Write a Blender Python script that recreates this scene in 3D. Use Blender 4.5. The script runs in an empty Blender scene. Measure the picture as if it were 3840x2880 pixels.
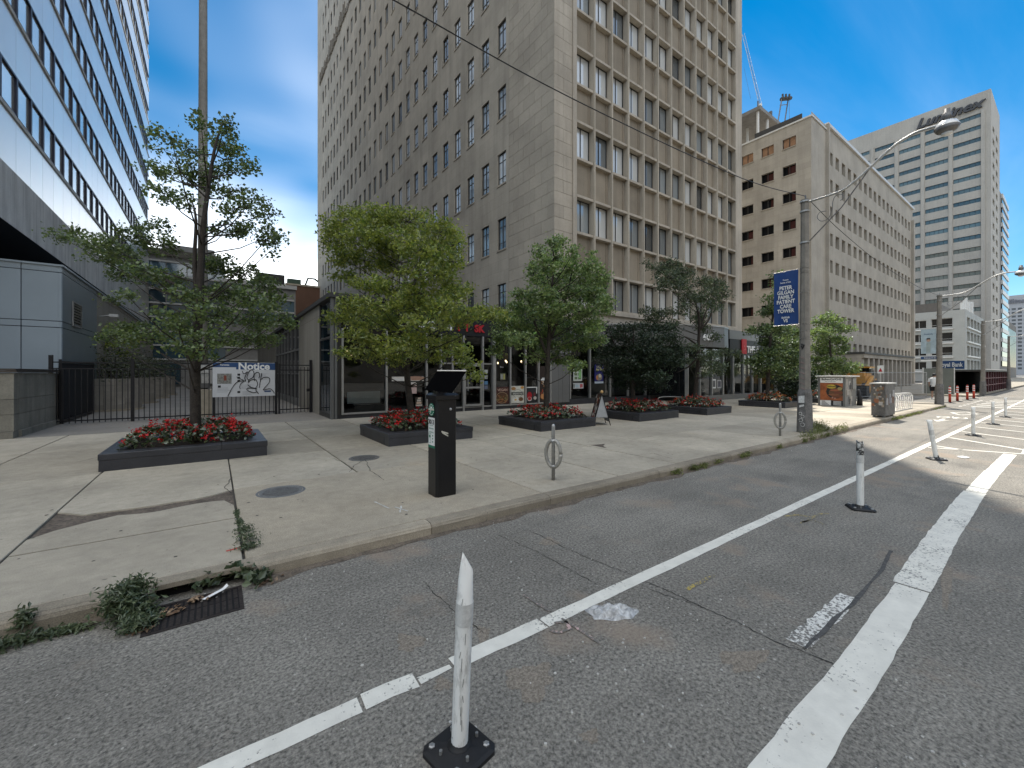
import bpy, math, random
import numpy as np
from mathutils import Vector
random.seed(11); RS = np.random.RandomState(11)
S = bpy.context.scene; COL = S.collection
PI = math.pi; R = math.radians

# ---------------------------------------------------------------- camera
HEAD = R(54.1); EYE = 1.75; FPX = 1541.0; HOR = 1400.0      # lens in pixels of a 3840 wide picture
FW = (math.cos(HEAD), math.sin(HEAD)); RT = (math.sin(HEAD), -math.cos(HEAD))
cd = bpy.data.cameras.new('camera'); cam = bpy.data.objects.new('camera', cd); COL.objects.link(cam)
cam.location = (0, 0, EYE); cam.rotation_euler = (PI/2, 0, HEAD - PI/2)
cd.sensor_width = 36; cd.lens = 36*FPX/3840; cd.shift_y = -40/3840
cd.clip_start = .05; cd.clip_end = 3000
S.camera = cam

# ---------------------------------------------------------------- sky, sun, exposure
SUN_AZ = math.atan2(.517, .856); SUN_EL = R(58)
w = bpy.data.worlds.new('World'); S.world = w; w.use_nodes = True
N = w.node_tree.nodes; L = w.node_tree.links; N.clear()
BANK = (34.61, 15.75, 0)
sky = N.new('ShaderNodeTexSky'); sky.sky_type = 'NISHITA'; sky.sun_disc = False
sky.sun_elevation = SUN_EL; sky.sun_rotation = PI/2 - SUN_AZ
sky.altitude = 100; sky.air_density = 1.0; sky.dust_density = .0; sky.ozone_density = 4.0
hsv = N.new('ShaderNodeHueSaturation'); hsv.inputs['Saturation'].default_value = 1.4; hsv.inputs['Hue'].default_value = .49
L.new(sky.outputs[0], hsv.inputs['Color'])
tc = N.new('ShaderNodeTexCoord'); sep = N.new('ShaderNodeSeparateXYZ'); L.new(tc.outputs['Generated'], sep.inputs[0])
def mth(op, a, b=None, clamp=False, T=None):
    n = N.new('ShaderNodeMath'); n.operation = op; n.use_clamp = clamp
    for i, x in enumerate((a, b)):
        if x is None: continue
        if isinstance(x, (int, float)): n.inputs[i].default_value = x
        else: L.new(x, n.inputs[i])
    return n.outputs[0]
zz = mth('ADD', mth('MAXIMUM', sep.outputs[2], 0.0), .22)
cmb = N.new('ShaderNodeCombineXYZ'); L.new(mth('DIVIDE', sep.outputs[0], zz), cmb.inputs[0]); L.new(mth('DIVIDE', sep.outputs[1], zz), cmb.inputs[1])
def wnoise(scale, detail, rough, dist, rot, sc, loc, lo, hi):
    mp = N.new('ShaderNodeMapping'); mp.inputs['Rotation'].default_value = (0, 0, R(rot)); mp.inputs['Scale'].default_value = sc; mp.inputs['Location'].default_value = loc
    L.new(cmb.outputs[0], mp.inputs[0]); nz = N.new('ShaderNodeTexNoise'); nz.inputs['Scale'].default_value = scale; nz.inputs['Detail'].default_value = detail; nz.inputs['Roughness'].default_value = rough; nz.inputs['Distortion'].default_value = dist
    L.new(mp.outputs[0], nz.inputs['Vector']); cr = N.new('ShaderNodeMapRange'); cr.interpolation_type = 'SMOOTHSTEP'; cr.inputs['From Min'].default_value = lo; cr.inputs['From Max'].default_value = hi
    L.new(nz.outputs[0], cr.inputs['Value']); return cr.outputs[0]
wisp = wnoise(.9, 7, .52, .7, 35, (.55, 1.5, 1), (2.1, .55, 0), .42, .80)     # thin streaks
bank = wnoise(.34, 4, .5, .3, 0, (1, 1, 1), BANK, .43, .70)                  # broad white cloud; seen at left, added out of view to lift fill light
hz = mth('POWER', mth('SUBTRACT', 1.0, mth('MAXIMUM', sep.outputs[2], 0.0), True), 6.0)
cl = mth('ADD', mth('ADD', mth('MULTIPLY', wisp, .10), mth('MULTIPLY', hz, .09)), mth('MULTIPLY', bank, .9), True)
hsv.inputs['Value'].default_value = .30
mx = N.new('ShaderNodeMix'); mx.data_type = 'RGBA'
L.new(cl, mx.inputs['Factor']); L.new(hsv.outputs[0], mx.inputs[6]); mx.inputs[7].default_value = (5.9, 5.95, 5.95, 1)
bg = N.new('ShaderNodeBackground'); bg.inputs[1].default_value = .15
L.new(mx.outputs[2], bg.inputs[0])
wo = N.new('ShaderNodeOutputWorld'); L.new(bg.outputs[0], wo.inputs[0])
sd = bpy.data.lights.new('sun', 'SUN'); sd.energy = 2.0; sd.angle = R(.53); sd.color = (1, .94, .85)
sun = bpy.data.objects.new('sun', sd); COL.objects.link(sun); sun.location = (30, 20, 80)
sdir = Vector((math.cos(SUN_AZ)*math.cos(SUN_EL), math.sin(SUN_AZ)*math.cos(SUN_EL), math.sin(SUN_EL)))
sun.rotation_euler = sdir.to_track_quat('Z', 'Y').to_euler()
V = S.view_settings; V.view_transform = 'Standard'; V.look = 'None'; V.gamma = 1; V.exposure = 1.68; V.use_curve_mapping = False
S.cycles.max_bounces = 6; S.cycles.diffuse_bounces = 3; S.cycles.glossy_bounces = 3; S.cycles.transmission_bounces = 4; S.cycles.transparent_max_bounces = 6
S.cycles.use_denoising = True; S.cycles.caustics_reflective = False; S.cycles.caustics_refractive = False

# ---------------------------------------------------------------- geometry of the view, used to measure the place
def ray(u):
    a = (u-1920)/FPX; return FW[0]+RT[0]*a, FW[1]+RT[1]*a
def at(u, v, t):
    x, y = ray(u); return Vector((x*t, y*t, EYE+(HOR-v)/FPX*t))
def depth(p): return p[0]*FW[0]+p[1]*FW[1]
def inview(x, y, z, m=150):
    t = depth((x, y))
    if t < .3: return False
    u = 1920+FPX*(x*RT[0]+y*RT[1])/t; v = HOR-FPX*(z-EYE)/t
    return -m < u < 3840+m and -m < v < 2880+m

# ---------------------------------------------------------------- helpers
ORG = {}
def org(o): return ORG.get(o.name, Vector()) if o else Vector()
def props(o, label=None, cat=None, group=None, kind=None):
    if label: o['label'] = label
    if cat: o['category'] = cat
    if group: o['group'] = group
    if kind: o['kind'] = kind
    return o
def thing(name, label, cat, loc=(0, 0, 0), rz=0, group=None, kind=None):
    o = bpy.data.objects.new(name, None); COL.objects.link(o); o.location = loc; o.rotation_euler = (0, 0, rz)
    o.empty_display_size = .2
    ORG[o.name] = Vector() if rz else Vector(loc)
    return props(o, label, cat, group, kind)
def inst(me, name, parent=None, loc=(0, 0, 0), rot=(0, 0, 0), scale=None):
    o = bpy.data.objects.new(name, me); COL.objects.link(o); o.parent = parent
    o.location = Vector(loc)-org(parent); o.rotation_euler = rot if not isinstance(rot, (int, float)) else (0, 0, rot)
    if scale: o.scale = scale
    ORG[o.name] = Vector()
    return o
class MB:
    def __init__(s): s.v = []; s.f = []; s.m = []
    def face(s, pts, m=0):
        n = len(s.v); s.v += [tuple(p) for p in pts]; s.f.append(tuple(range(n, n+len(pts)))); s.m.append(m); return s
    def box(s, x0, y0, z0, x1, y1, z1, m=0):
        n = len(s.v); s.v += [(x, y, z) for z in (z0, z1) for x, y in ((x0, y0), (x1, y0), (x1, y1), (x0, y1))]
        for q in ((3, 2, 1, 0), (4, 5, 6, 7), (0, 1, 5, 4), (1, 2, 6, 5), (2, 3, 7, 6), (3, 0, 4, 7)):
            s.f.append(tuple(n+i for i in q)); s.m.append(m)
        return s
    def cbox(s, x0, y0, z0, x1, y1, z1, c=.01, m=0):   # box with its top edges chamfered
        n = len(s.v)
        for z, d in ((z0, 0), (z1-c, 0), (z1, c)):
            s.v += [(x0+d, y0+d, z), (x1-d, y0+d, z), (x1-d, y1-d, z), (x0+d, y1-d, z)]
        for k in (0, 4):
            for i in range(4):
                j = (i+1) % 4; s.f.append((n+k+i, n+k+j, n+k+4+j, n+k+4+i)); s.m.append(m)
        s.f.append((n+8, n+9, n+10, n+11)); s.m.append(m); return s
    def prism(s, pts, z0, z1, m=0):
        n = len(s.v); k = len(pts); s.v += [(p[0], p[1], z0) for p in pts]+[(p[0], p[1], z1) for p in pts]
        s.f.append(tuple(range(n+k-1, n-1, -1))); s.f.append(tuple(range(n+k, n+2*k))); s.m += [m, m]
        for i in range(k):
            j = (i+1) % k; s.f.append((n+i, n+j, n+k+j, n+k+i)); s.m.append(m)
        return s
    def tube(s, pts, r, n=8, m=0, cap=True):
        pts = [Vector(p) for p in pts]; rs = r if isinstance(r, (list, tuple)) else [r]*len(pts); b = len(s.v); up = None
        for i, p in enumerate(pts):
            d = (pts[min(i+1, len(pts)-1)]-pts[max(i-1, 0)]).normalized()
            if up is None: up = Vector((0, 0, 1)) if abs(d.z) < .9 else Vector((1, 0, 0))
            a = d.cross(up).normalized(); c = a.cross(d).normalized(); up = c
            for k in range(n):
                t = 2*PI*k/n; s.v.append(tuple(p+(a*math.cos(t)+c*math.sin(t))*rs[i]))
        for i in range(len(pts)-1):
            for k in range(n):
                j = (k+1) % n; s.f.append((b+i*n+k, b+i*n+j, b+(i+1)*n+j, b+(i+1)*n+k)); s.m.append(m)
        if cap:
            s.f.append(tuple(range(b+n-1, b-1, -1))); e = b+(len(pts)-1)*n; s.f.append(tuple(range(e, e+n))); s.m += [m, m]
        return s
    def lathe(s, c, prof, n=16, m=0, ax='z'):
        b = len(s.v)
        for r, z in prof:
            for k in range(n):
                t = 2*PI*k/n; x, y = r*math.cos(t), r*math.sin(t)
                s.v.append((c[0]+x, c[1]+y, c[2]+z) if ax == 'z' else ((c[0]+x, c[1]+z, c[2]+y) if ax == 'y' else (c[0]+z, c[1]+x, c[2]+y)))
        for i in range(len(prof)-1):
            for k in range(n):
                j = (k+1) % n; s.f.append((b+i*n+k, b+i*n+j, b+(i+1)*n+j, b+(i+1)*n+k)); s.m.append(m)
        s.f.append(tuple(range(b+n-1, b-1, -1))); e = b+(len(prof)-1)*n; s.f.append(tuple(range(e, e+n))); s.m += [m, m]
        return s
    def ribbon(s, pts, wd, z=None, jit=0, m=0):       # flat strip along a polyline on the ground
        P = [Vector(p[:2]) for p in pts]; ws = wd if isinstance(wd, (list, tuple)) else [wd]*len(P); l = []; r = []
        for i, p in enumerate(P):
            d = (P[min(i+1, len(P)-1)]-P[max(i-1, 0)]).normalized(); q = Vector((-d.y, d.x))
            l.append(p+q*(ws[i]/2+random.uniform(-jit, jit))); r.append(p-q*(ws[i]/2+random.uniform(-jit, jit)))
        for i in range(len(P)-1):
            s.face([(*r[i], z), (*r[i+1], z), (*l[i+1], z), (*l[i], z)], m)
        return s
    def mesh(s, name, mats, off=Vector(), smooth=False):
        me = bpy.data.meshes.new(name); me.from_pydata([(a-off[0], b-off[1], c-off[2]) for a, b, c in s.v], [], s.f)
        for k in (mats if isinstance(mats, (list, tuple)) else [mats]): me.materials.append(k)
        if any(s.m): me.polygons.foreach_set('material_index', s.m)
        if smooth: me.polygons.foreach_set('use_smooth', [True]*len(s.f))
        me.update(); return me
    def build(s, name, mats, parent=None, smooth=False, base=None):
        off = org(parent) if base is None else Vector(base)
        o = bpy.data.objects.new(name, s.mesh(name, mats, off, smooth)); COL.objects.link(o); o.parent = parent
        if base is not None: o.location = off-org(parent)
        ORG[o.name] = org(parent) if base is None else off
        return o
def sharpen(o, ang=40):
    me = o.data
    try: me.set_sharp_from_angle(angle=R(ang))
    except Exception: pass
    return o

# ---------------------------------------------------------------- materials
class NT:
    def __init__(s, name):
        s.mat = bpy.data.materials.new(name); s.mat.use_nodes = True; s.t = s.mat.node_tree; s.n = s.t.nodes; s.l = s.t.links
        s.b = s.n['Principled BSDF']; s.g = s.n.new('ShaderNodeNewGeometry')
    def new(s, k, **kw):
        n = s.n.new('ShaderNode'+k)
        for a, b in kw.items():
            if a in n.inputs.keys(): s.set(n.inputs[a], b)
            else: setattr(n, a, b)
        return n
    def set(s, i, v):
        if hasattr(v, 'links'): s.l.new(v, i)
        elif isinstance(v, (tuple, list)) and i.type == 'RGBA' and len(v) == 3: i.default_value = (*v, 1)
        else: i.default_value = v
    def noise(s, scale, detail=3, vec=None, rough=.55, dist=0):
        n = s.new('TexNoise', Scale=scale, Detail=detail, Roughness=rough, Distortion=dist); s.l.new(vec or s.g.outputs['Position'], n.inputs['Vector']); return n.outputs[0]
    def ramp(s, x, a, b, c0=0., c1=1.):
        n = s.new('MapRange'); s.set(n.inputs['Value'], x); n.inputs['From Min'].default_value = a; n.inputs['From Max'].default_value = b
        n.inputs['To Min'].default_value = c0; n.inputs['To Max'].default_value = c1; return n.outputs[0]
    def mix(s, f, a, b, mode='MIX'):
        n = s.n.new('ShaderNodeMix'); n.data_type = 'RGBA'; n.blend_type = mode; n.clamp_factor = True
        s.set(n.inputs['Factor'], f); s.set(n.inputs[6], a); s.set(n.inputs[7], b); return n.outputs[2]
    def math(s, op, a, b=0.):
        n = s.n.new('ShaderNodeMath'); n.operation = op; s.set(n.inputs[0], a); s.set(n.inputs[1], b); return n.outputs[0]
    def val(s, c, v):
        n = s.n.new('ShaderNodeHueSaturation'); s.set(n.inputs['Color'], c); s.set(n.inputs['Value'], v); return n.outputs[0]
    def bump(s, h, st, dist=.01):
        n = s.new('Bump', Strength=st, Distance=dist); s.l.new(h, n.inputs['Height']); s.l.new(n.outputs[0], s.b.inputs['Normal'])
    def vec(s, sx, sy, sz):
        n = s.new('Mapping'); n.inputs['Scale'].default_value = (sx, sy, sz); s.l.new(s.g.outputs['Position'], n.inputs[0]); return n.outputs[0]
    def fin(s, col, rough=.7, metal=0., ior=1.45):
        s.set(s.b.inputs['Base Color'], col); s.set(s.b.inputs['Roughness'], rough); s.b.inputs['Metallic'].default_value = metal; s.b.inputs['IOR'].default_value = ior
        return s.mat
def M(name, col, rough=.7, var=.12, scale=2.5, fine=.06, fscale=45, bump=0, bscale=90, metal=0., ior=1.45, rnd=0., streak=0.):
    t = NT(name); c = col
    if var: c = t.val(c, t.ramp(t.noise(scale, 5), .3, .7, 1-var, 1+var))
    if fine: c = t.val(c, t.ramp(t.noise(fscale, 2), .3, .7, 1-fine, 1+fine))
    if streak: c = t.val(c, t.ramp(t.noise(1, 4, t.vec(3.2, 3.2, .25)), .42, .75, 1, 1-streak))
    if rnd:
        o = t.new('ObjectInfo'); c = t.val(c, t.ramp(o.outputs['Random'], 0, 1, 1-rnd, 1+rnd))
    if bump: t.bump(t.noise(bscale, 3), bump, .004)
    return t.fin(c, rough, metal, ior)
def stone(name, col, bw, bh, var=.16, joint=.84, streak=.2, rnd=0.):
    t = NT(name); sp = t.new('SeparateXYZ'); t.l.new(t.g.outputs['Position'], sp.inputs[0])
    cm = t.new('CombineXYZ'); t.l.new(t.math('ADD', sp.outputs[0], sp.outputs[1]), cm.inputs[0]); t.l.new(sp.outputs[2], cm.inputs[1])
    br = t.new('TexBrick', Scale=1.0); br.offset = .5; br.inputs['Brick Width'].default_value = bw; br.inputs['Row Height'].default_value = bh
    br.inputs['Mortar Size'].default_value = .012; br.inputs['Mortar Smooth'].default_value = .3; br.inputs['Bias'].default_value = 0
    br.inputs['Color1'].default_value = (*[x*1.05 for x in col], 1); br.inputs['Color2'].default_value = (*[x*.95 for x in col], 1); br.inputs['Mortar'].default_value = (*[x*joint for x in col], 1)
    t.l.new(cm.outputs[0], br.inputs['Vector']); c = br.outputs[0]
    c = t.val(c, t.ramp(t.noise(.35, 5), .3, .7, 1-var, 1+var)); c = t.val(c, t.ramp(t.noise(14, 3), .3, .7, .95, 1.05))
    if streak: c = t.val(c, t.ramp(t.noise(1, 4, t.vec(1.6, 1.6, .12)), .45, .75, 1, 1-streak))
    if rnd:
        o = t.new('ObjectInfo'); c = t.val(c, t.ramp(o.outputs['Random'], 0, 1, 1-rnd, 1+rnd))
    t.bump(t.noise(60, 3), .15, .004)
    return t.fin(c, .85)
def glass(name, col, rough=.04, ior=1.7, rnd=.5, alt=None):
    t = NT(name); o = t.new('ObjectInfo'); c = t.val(col, t.ramp(o.outputs['Random'], 0, 1, 1-rnd, 1+rnd))
    if alt:
        n2 = t.math('FRACT', t.math('MULTIPLY', o.outputs['Random'], 37.7)); c = t.mix(t.math('GREATER_THAN', n2, 1-alt[1]), c, alt[0])
    t.bump(t.noise(1.3, 2), .02, .05)
    return t.fin(c, rough, 0, ior)
def leafmat(name, a, b, tr=.35, gl=.06):
    t = NT(name); t.n.remove(t.b); c = t.mix(t.g.outputs['Random Per Island'], a, b)
    c = t.val(c, t.ramp(t.noise(2.4, 3), .32, .68, .62, 1.35))
    d = t.new('BsdfDiffuse'); t.l.new(c, d.inputs[0]); tl = t.new('BsdfTranslucent'); t.l.new(t.val(c, 1.5), tl.inputs[0])
    g = t.new('BsdfGlossy', Roughness=.45); g.inputs[0].default_value = (.8, .85, .9, 1)
    m1 = t.new('MixShader'); m1.inputs[0].default_value = tr; t.l.new(d.outputs[0], m1.inputs[1]); t.l.new(tl.outputs[0], m1.inputs[2])
    m2 = t.new('MixShader'); m2.inputs[0].default_value = gl; t.l.new(m1.outputs[0], m2.inputs[1]); t.l.new(g.outputs[0], m2.inputs[2])
    t.l.new(m2.outputs[0], t.n['Material Output'].inputs[0]); return t.mat
def asphalt():
    t = NT('asphalt'); sp = t.new('TexVoronoi', Scale=95.); t.l.new(t.g.outputs['Position'], sp.inputs['Vector'])
    f = t.math('ADD', t.math('MULTIPLY', t.ramp(t.noise(48, 5, rough=.75), .36, .64), .7), t.math('MULTIPLY', t.ramp(sp.outputs['Color'], .1, .9), .3))
    c = t.mix(f, (.045, .042, .037), (.38, .352, .30))
    c = t.val(c, t.ramp(t.noise(.5, 6, rough=.62), .3, .7, .76, 1.22)); c = t.val(c, t.ramp(t.noise(2.2, 4, t.vec(.35, 1.6, 1)), .3, .7, .9, 1.1))
    sand = t.ramp(t.noise(1.0, 6, t.vec(1, .8, 1), .6), .56, .66); c = t.mix(t.math('MULTIPLY', sand, .62), c, (.30, .235, .175))
    oil = t.ramp(t.noise(1.1, 5, rough=.6), .60, .72); c = t.mix(t.math('MULTIPLY', oil, .35), c, (.07, .066, .06))
    lt = t.math('GREATER_THAN', sp.outputs['Color'], .955); c = t.mix(t.math('MULTIPLY', lt, .7), c, (.5, .47, .42))
    t.bump(f, .5, .006)
    return t.fin(c, .9)
def concrete(name, col, agg=.0, stain=.2):
    t = NT(name); c = col; o = t.new('ObjectInfo'); c = t.val(c, t.ramp(o.outputs['Random'], 0, 1, .80, 1.12))
    c = t.val(c, t.ramp(t.noise(.55, 7, rough=.66), .3, .7, 1-stain*1.35, 1+stain*.8)); c = t.val(c, t.ramp(t.noise(7, 6, rough=.65), .28, .72, .86, 1.10)); drt = t.ramp(t.noise(1.7, 6, t.vec(1, 2.2, 1), .7), .56, .74); c = t.mix(t.math('MULTIPLY', drt, .5), c, tuple(x*.58 for x in col))
    c = t.val(c, t.ramp(t.noise(120, 2), .3, .7, .86-agg, 1.12+agg))
    rust = t.ramp(t.noise(.45, 4), .62, .75); c = t.mix(t.math('MULTIPLY', rust, .35), c, tuple(a*b for a, b in zip(col, (.95, .74, .52))))
    sp = t.ramp(t.noise(15, 2), .715, .74); c = t.mix(t.math('MULTIPLY', sp, .75), c, tuple(x*.3 for x in col))
    t.bump(t.noise(140, 2), .25+agg, .004)
    return t.fin(c, .86)
def paint(name, col, wear=.6):
    t = NT(name); n = t.noise(38, 6, rough=.7); n2 = t.noise(1.8, 4)
    f = t.ramp(t.math('ADD', n, t.math('MULTIPLY', n2, .55)), wear+.22, wear+.30)
    c = t.val(col, t.ramp(t.noise(7, 5), .3, .7, .86, 1.06)); c = t.mix(f, c, (.17, .158, .138)); t.bump(t.noise(90, 3), .3, .004)
    return t.fin(c, .7)
m_asph = asphalt()
m_conc = concrete('concrete', (.455, .402, .315)); m_agg = concrete('exposed aggregate', (.48, .415, .315), .16, .14); m_kerb = concrete('kerb concrete', (.36, .31, .235), .1, .3)
m_joint = M('joint dirt', (.055, .05, .043), .95); m_sjoint = M('stone joint', (.20, .175, .14), .95); m_gravel = M('gravel infill', (.125, .10, .078), .95, .3, 6, .45, 40, .9, 60)
m_paint = paint('white road paint', (.78, .75, .66), .66); m_worn = paint('worn road paint', (.76, .74, .68), .53); m_yel = paint('yellow spray paint', (.5, .38, .09), .48); m_pink = paint('pink spray paint', (.6, .42, .38), .50)
m_crack = M('crack', (.035, .033, .03), .95)
m_tstone = stone('tower limestone', (.41, .372, .31), 1.05, .65); m_tblock = M('tower limestone block', (.40, .36, .298), .85, .14, .5, .05, 14, .15, 60, rnd=.08)
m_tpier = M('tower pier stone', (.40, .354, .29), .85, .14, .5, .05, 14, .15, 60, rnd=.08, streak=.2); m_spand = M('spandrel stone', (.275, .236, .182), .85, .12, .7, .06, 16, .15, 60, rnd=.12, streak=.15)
m_dstone = stone('demolition limestone', (.39, .35, .292), 1.1, .55); m_dstone2 = M('street front stone', (.38, .345, .29), .85, .14, .5, .06, 12, .15, 50, streak=.12)
m_gran = M('dark granite', (.036, .037, .042), .42, .2, 3, .3, 150, .1, 120, rnd=.15); m_soil = M('soil', (.03, .022, .015), .95)
m_alu = M('aluminium', (.46, .46, .45), .38, .1, 4, .05, 40, metal=.75); m_alud = M('grey steel', (.16, .16, .16), .45, .1, 4, metal=.5); m_black = M('black steel', (.010, .010, .012), .45, .2, 6)
m_galv = M('galvanised steel', (.38, .38, .37), .45, .2, 12, .1, 80, metal=.7)
m_glass = glass('dark shop glass', (.008, .009, .010), .03, 1.5, .3); m_tglass = glass('tower window glass', (.17, .19, .20), .05, 2.8, .8, ((.58, .60, .60), .48)); m_frame = M('window steel', (.028, .027, .025), .5, .1)
m_gglass = M('pale coated glass', (.80, .79, .73), .12, .05, .5, .02, 120, metal=.7, rnd=.08); m_white = M('white metal panel', (1.0, .95, .88), .3, .03, .5, .02, 120, metal=.8, rnd=.03, ior=1.6)
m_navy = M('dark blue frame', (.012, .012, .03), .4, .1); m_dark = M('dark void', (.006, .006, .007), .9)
m_lglass = glass('green office glass', (.11, .145, .14), .06, 1.9, .35); m_lum = M('pale concrete panel', (.42, .39, .345), .8, .08, .2, .06, 3, streak=.1)
m_red = M('red', (.42, .015, .02), .5); m_wpl = M('white plastic', (.62, .61, .58), .45, .1, 9, .08, 60); m_wt = M('white print', (.75, .75, .73), .55, .04); m_bk = M('black print', (.015, .015, .016), .6, .1)
m_conp = M('concrete pole', (.225, .21, .185), .85, .18, 5, .12, 60, .25, 80, streak=.25)
m_bark = M('bark', (.04, .033, .027), .9, .35, 14, .3, 60, .8, 40)
def text(s, size, loc, rz, mat, parent, name='lettering', ext=.004, bold=0., shear=0., align='CENTER', sp=1., sx=1., rx=PI/2):
    c = bpy.data.curves.new(name, 'FONT'); c.body = s; c.size = size; c.extrude = ext; c.offset = bold; c.shear = shear; c.align_x = align; c.space_character = sp; c.resolution_u = 3
    o = bpy.data.objects.new(name, c); COL.objects.link(o); dg = bpy.context.evaluated_depsgraph_get()
    me = bpy.data.meshes.new_from_object(o.evaluated_get(dg)); bpy.data.objects.remove(o); bpy.data.curves.remove(c)
    me.materials.clear(); me.materials.append(mat)
    o = inst(me, name, parent, loc, (rx, 0, rz), (sx, 1, 1)); return o
def facade(name, parent, mat, o, rz, W, z0, z1, holes, dep=.25):   # wall facing local -Y with real openings
    us = sorted({0, W, *[round(h[0], 4) for h in holes], *[round(h[1], 4) for h in holes]}); zs = sorted({z0, z1, *[round(h[2], 4) for h in holes], *[round(h[3], 4) for h in holes]})
    iu = {x: i for i, x in enumerate(us)}; iz = {x: i for i, x in enumerate(zs)}; hole = set(); b = MB()
    for h in holes:
        d = h[4] if len(h) > 4 else dep; a0, a1, c0, c1 = [round(x, 4) for x in h[:4]]
        for i in range(iu[a0], iu[a1]):
            for j in range(iz[c0], iz[c1]): hole.add((i, j))
        b.face([(a0, 0, c0), (a1, 0, c0), (a1, d, c0), (a0, d, c0)]); b.face([(a0, d, c1), (a1, d, c1), (a1, 0, c1), (a0, 0, c1)])
        b.face([(a0, 0, c1), (a0, 0, c0), (a0, d, c0), (a0, d, c1)]); b.face([(a1, 0, c0), (a1, 0, c1), (a1, d, c1), (a1, d, c0)])
    for j in range(len(zs)-1):
        i = 0
        while i < len(us)-1:
            if (i, j) in hole: i += 1; continue
            k = i
            while k < len(us)-1 and (k, j) not in hole: k += 1
            b.face([(us[i], 0, zs[j]), (us[k], 0, zs[j]), (us[k], 0, zs[j+1]), (us[i], 0, zs[j+1])]); i = k
    return inst(b.mesh(name, mat), name, parent, o, rz)
def winmesh(W, H, fr, mull=(), trans=(), d=.06, fm=None, pm=None, one=False):
    b = MB(); b.box(0, -d/2, 0, fr, d/2, H).box(W-fr, -d/2, 0, W, d/2, H).box(fr, -d/2, 0, W-fr, d/2, fr).box(fr, -d/2, H-fr, W-fr, d/2, H)
    for x in mull: b.box(x-fr*.45, -d*.45, fr, x+fr*.45, d*.45, H-fr)
    for z in trans: b.box(fr, -d*.35, z-fr*.35, W-fr, d*.35, z+fr*.35)
    p = MB().face([(fr/2, 0, fr/2), (W-fr/2, 0, fr/2), (W-fr/2, 0, H-fr/2), (fr/2, 0, H-fr/2)])
    if one:
        n = len(b.v); b.v += p.v; b.f += [tuple(i+n for i in f) for f in p.f]; b.m += [1]; return b.mesh('window', [fm, pm]), None
    return b.mesh('window', fm), p.mesh('pane', pm)
def addwin(wm, parent, loc, rz):
    o = inst(wm[0], 'window', parent, loc, rz)
    if wm[1]: inst(wm[1], 'pane', o)
    return o
# ================================================================ ground, road, pavement
def gp(u, v, h=0.):
    t = (EYE-h)*FPX/(v-HOR); x, y = ray(u); return (x*t, y*t)
props(MB().face([(-900, -900, -.06), (1500, -900, -.06), (1500, 1500, -.06), (-900, 1500, -.06)]).build('ground', M('far ground', (.12, .115, .105), .95)), kind='structure')
props(MB().face([(-90, -46, 0), (420, -46, 0), (420, 4.3, 0), (-90, 4.3, 0)]).build('road', m_asph), kind='structure')
props(MB().face([(31.3, 4.3, 0), (46, 4.3, 0), (46, 120, 0), (31.3, 120, 0)]).build('side_street', m_asph), kind='structure')
m_alley = concrete('alley paving', (.33, .30, .26), .02, .15)
props(MB().face([(-16, 15.55, .128), (3.4, 15.55, .128), (3.4, 90, .128), (-16, 90, .128)]).build('alley_paving', m_alley), kind='structure')
swalk = thing('sidewalk', 'broad pale concrete sidewalk of large slabs between kerb and storefronts', 'sidewalk', (0, 4.27, 0), kind='structure')
MB().box(-30, 4.24, -.02, 31.25, 15.5, .11).build('bedding', m_joint, swalk)
MB().prism([(31.25, 4.24), (31.25, 15.5), (33, 15.5), (33, 10), (32.6, 6.4), (31.9, 4.9)], -.02, .127).build('corner_slab', m_conc, swalk)
_sl = {}
def slab(x0, x1, y0, y1, m=m_conc):
    g = .012; k = (round(x1-x0, 3), round(y1-y0, 3), m.name)
    if k not in _sl: _sl[k] = MB().cbox(0, 0, 0, k[0]-2*g, k[1]-2*g, .05, .006).mesh('slab', m)
    o = inst(_sl[k], 'slab', swalk, (x0+g, y0+g, .08+random.uniform(-.003, .003))); o.rotation_euler = (random.uniform(-.0008, .0008), random.uniform(-.0008, .0008), 0)
YR = [4.27, 6.42, 8.59, 10.9, 13.1, 15.52]
x = -1.49
while x > -13:
    for a, b in ((5.3, 9.3), (9.3, 12.4), (12.4, 15.52)): slab(x-1.6, x, a, b)
    x -= 1.6
xr = [3.6+1.575*i for i in range(18)]
for a, b in zip(xr, xr[1:]):
    for c, d in zip(YR, YR[1:]): slab(a, b, c, d)
for a, b in ((-1.49, .21), (.21, 1.9), (1.9, 3.6)):
    for c, d in ((9.3, 11.2), (11.2, 13.3), (13.3, 15.52)): slab(a, b, c, d)
slab(-1.49, .21, 4.27, 5.54); slab(.21, 3.6, 4.27, 6.95, m_agg); slab(.21, 1.9, 6.95, 9.3); slab(1.9, 3.6, 6.95, 9.3)
jg = lambda a, b, n, f: [(a+(b-a)*i/n, f(i/n)) for i in range(n+1)]
MB().prism([(-1.48, 5.56), (.2, 5.56), (.19, 6.1)]+jg(.1, -.9, 10, lambda s: 6.40+.05*math.sin(s*7)+random.uniform(-.008, .008))+[(-1.12, 6.33), (-1.34, 6.18), (-1.48, 6.0)], .08, .13).build('slab', m_conc, swalk)
MB().prism([(-1.48, 9.29), (-1.48, 6.98), (-1.38, 6.88)]+jg(-1.2, -.2, 10, lambda s: 6.68+.02*math.sin(s*9)+random.uniform(-.008, .008))+[(0, 6.78), (.2, 6.92), (.2, 9.29)], .08, .13).build('slab', m_conc, swalk)
props(MB().box(-1.48, 5.9, .07, .2, 7.0, .113).build('gravel_infill', m_gravel), 'brown gravel filling the broken strip between sidewalk slabs by the granite planter', 'gravel', kind='stuff')
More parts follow.
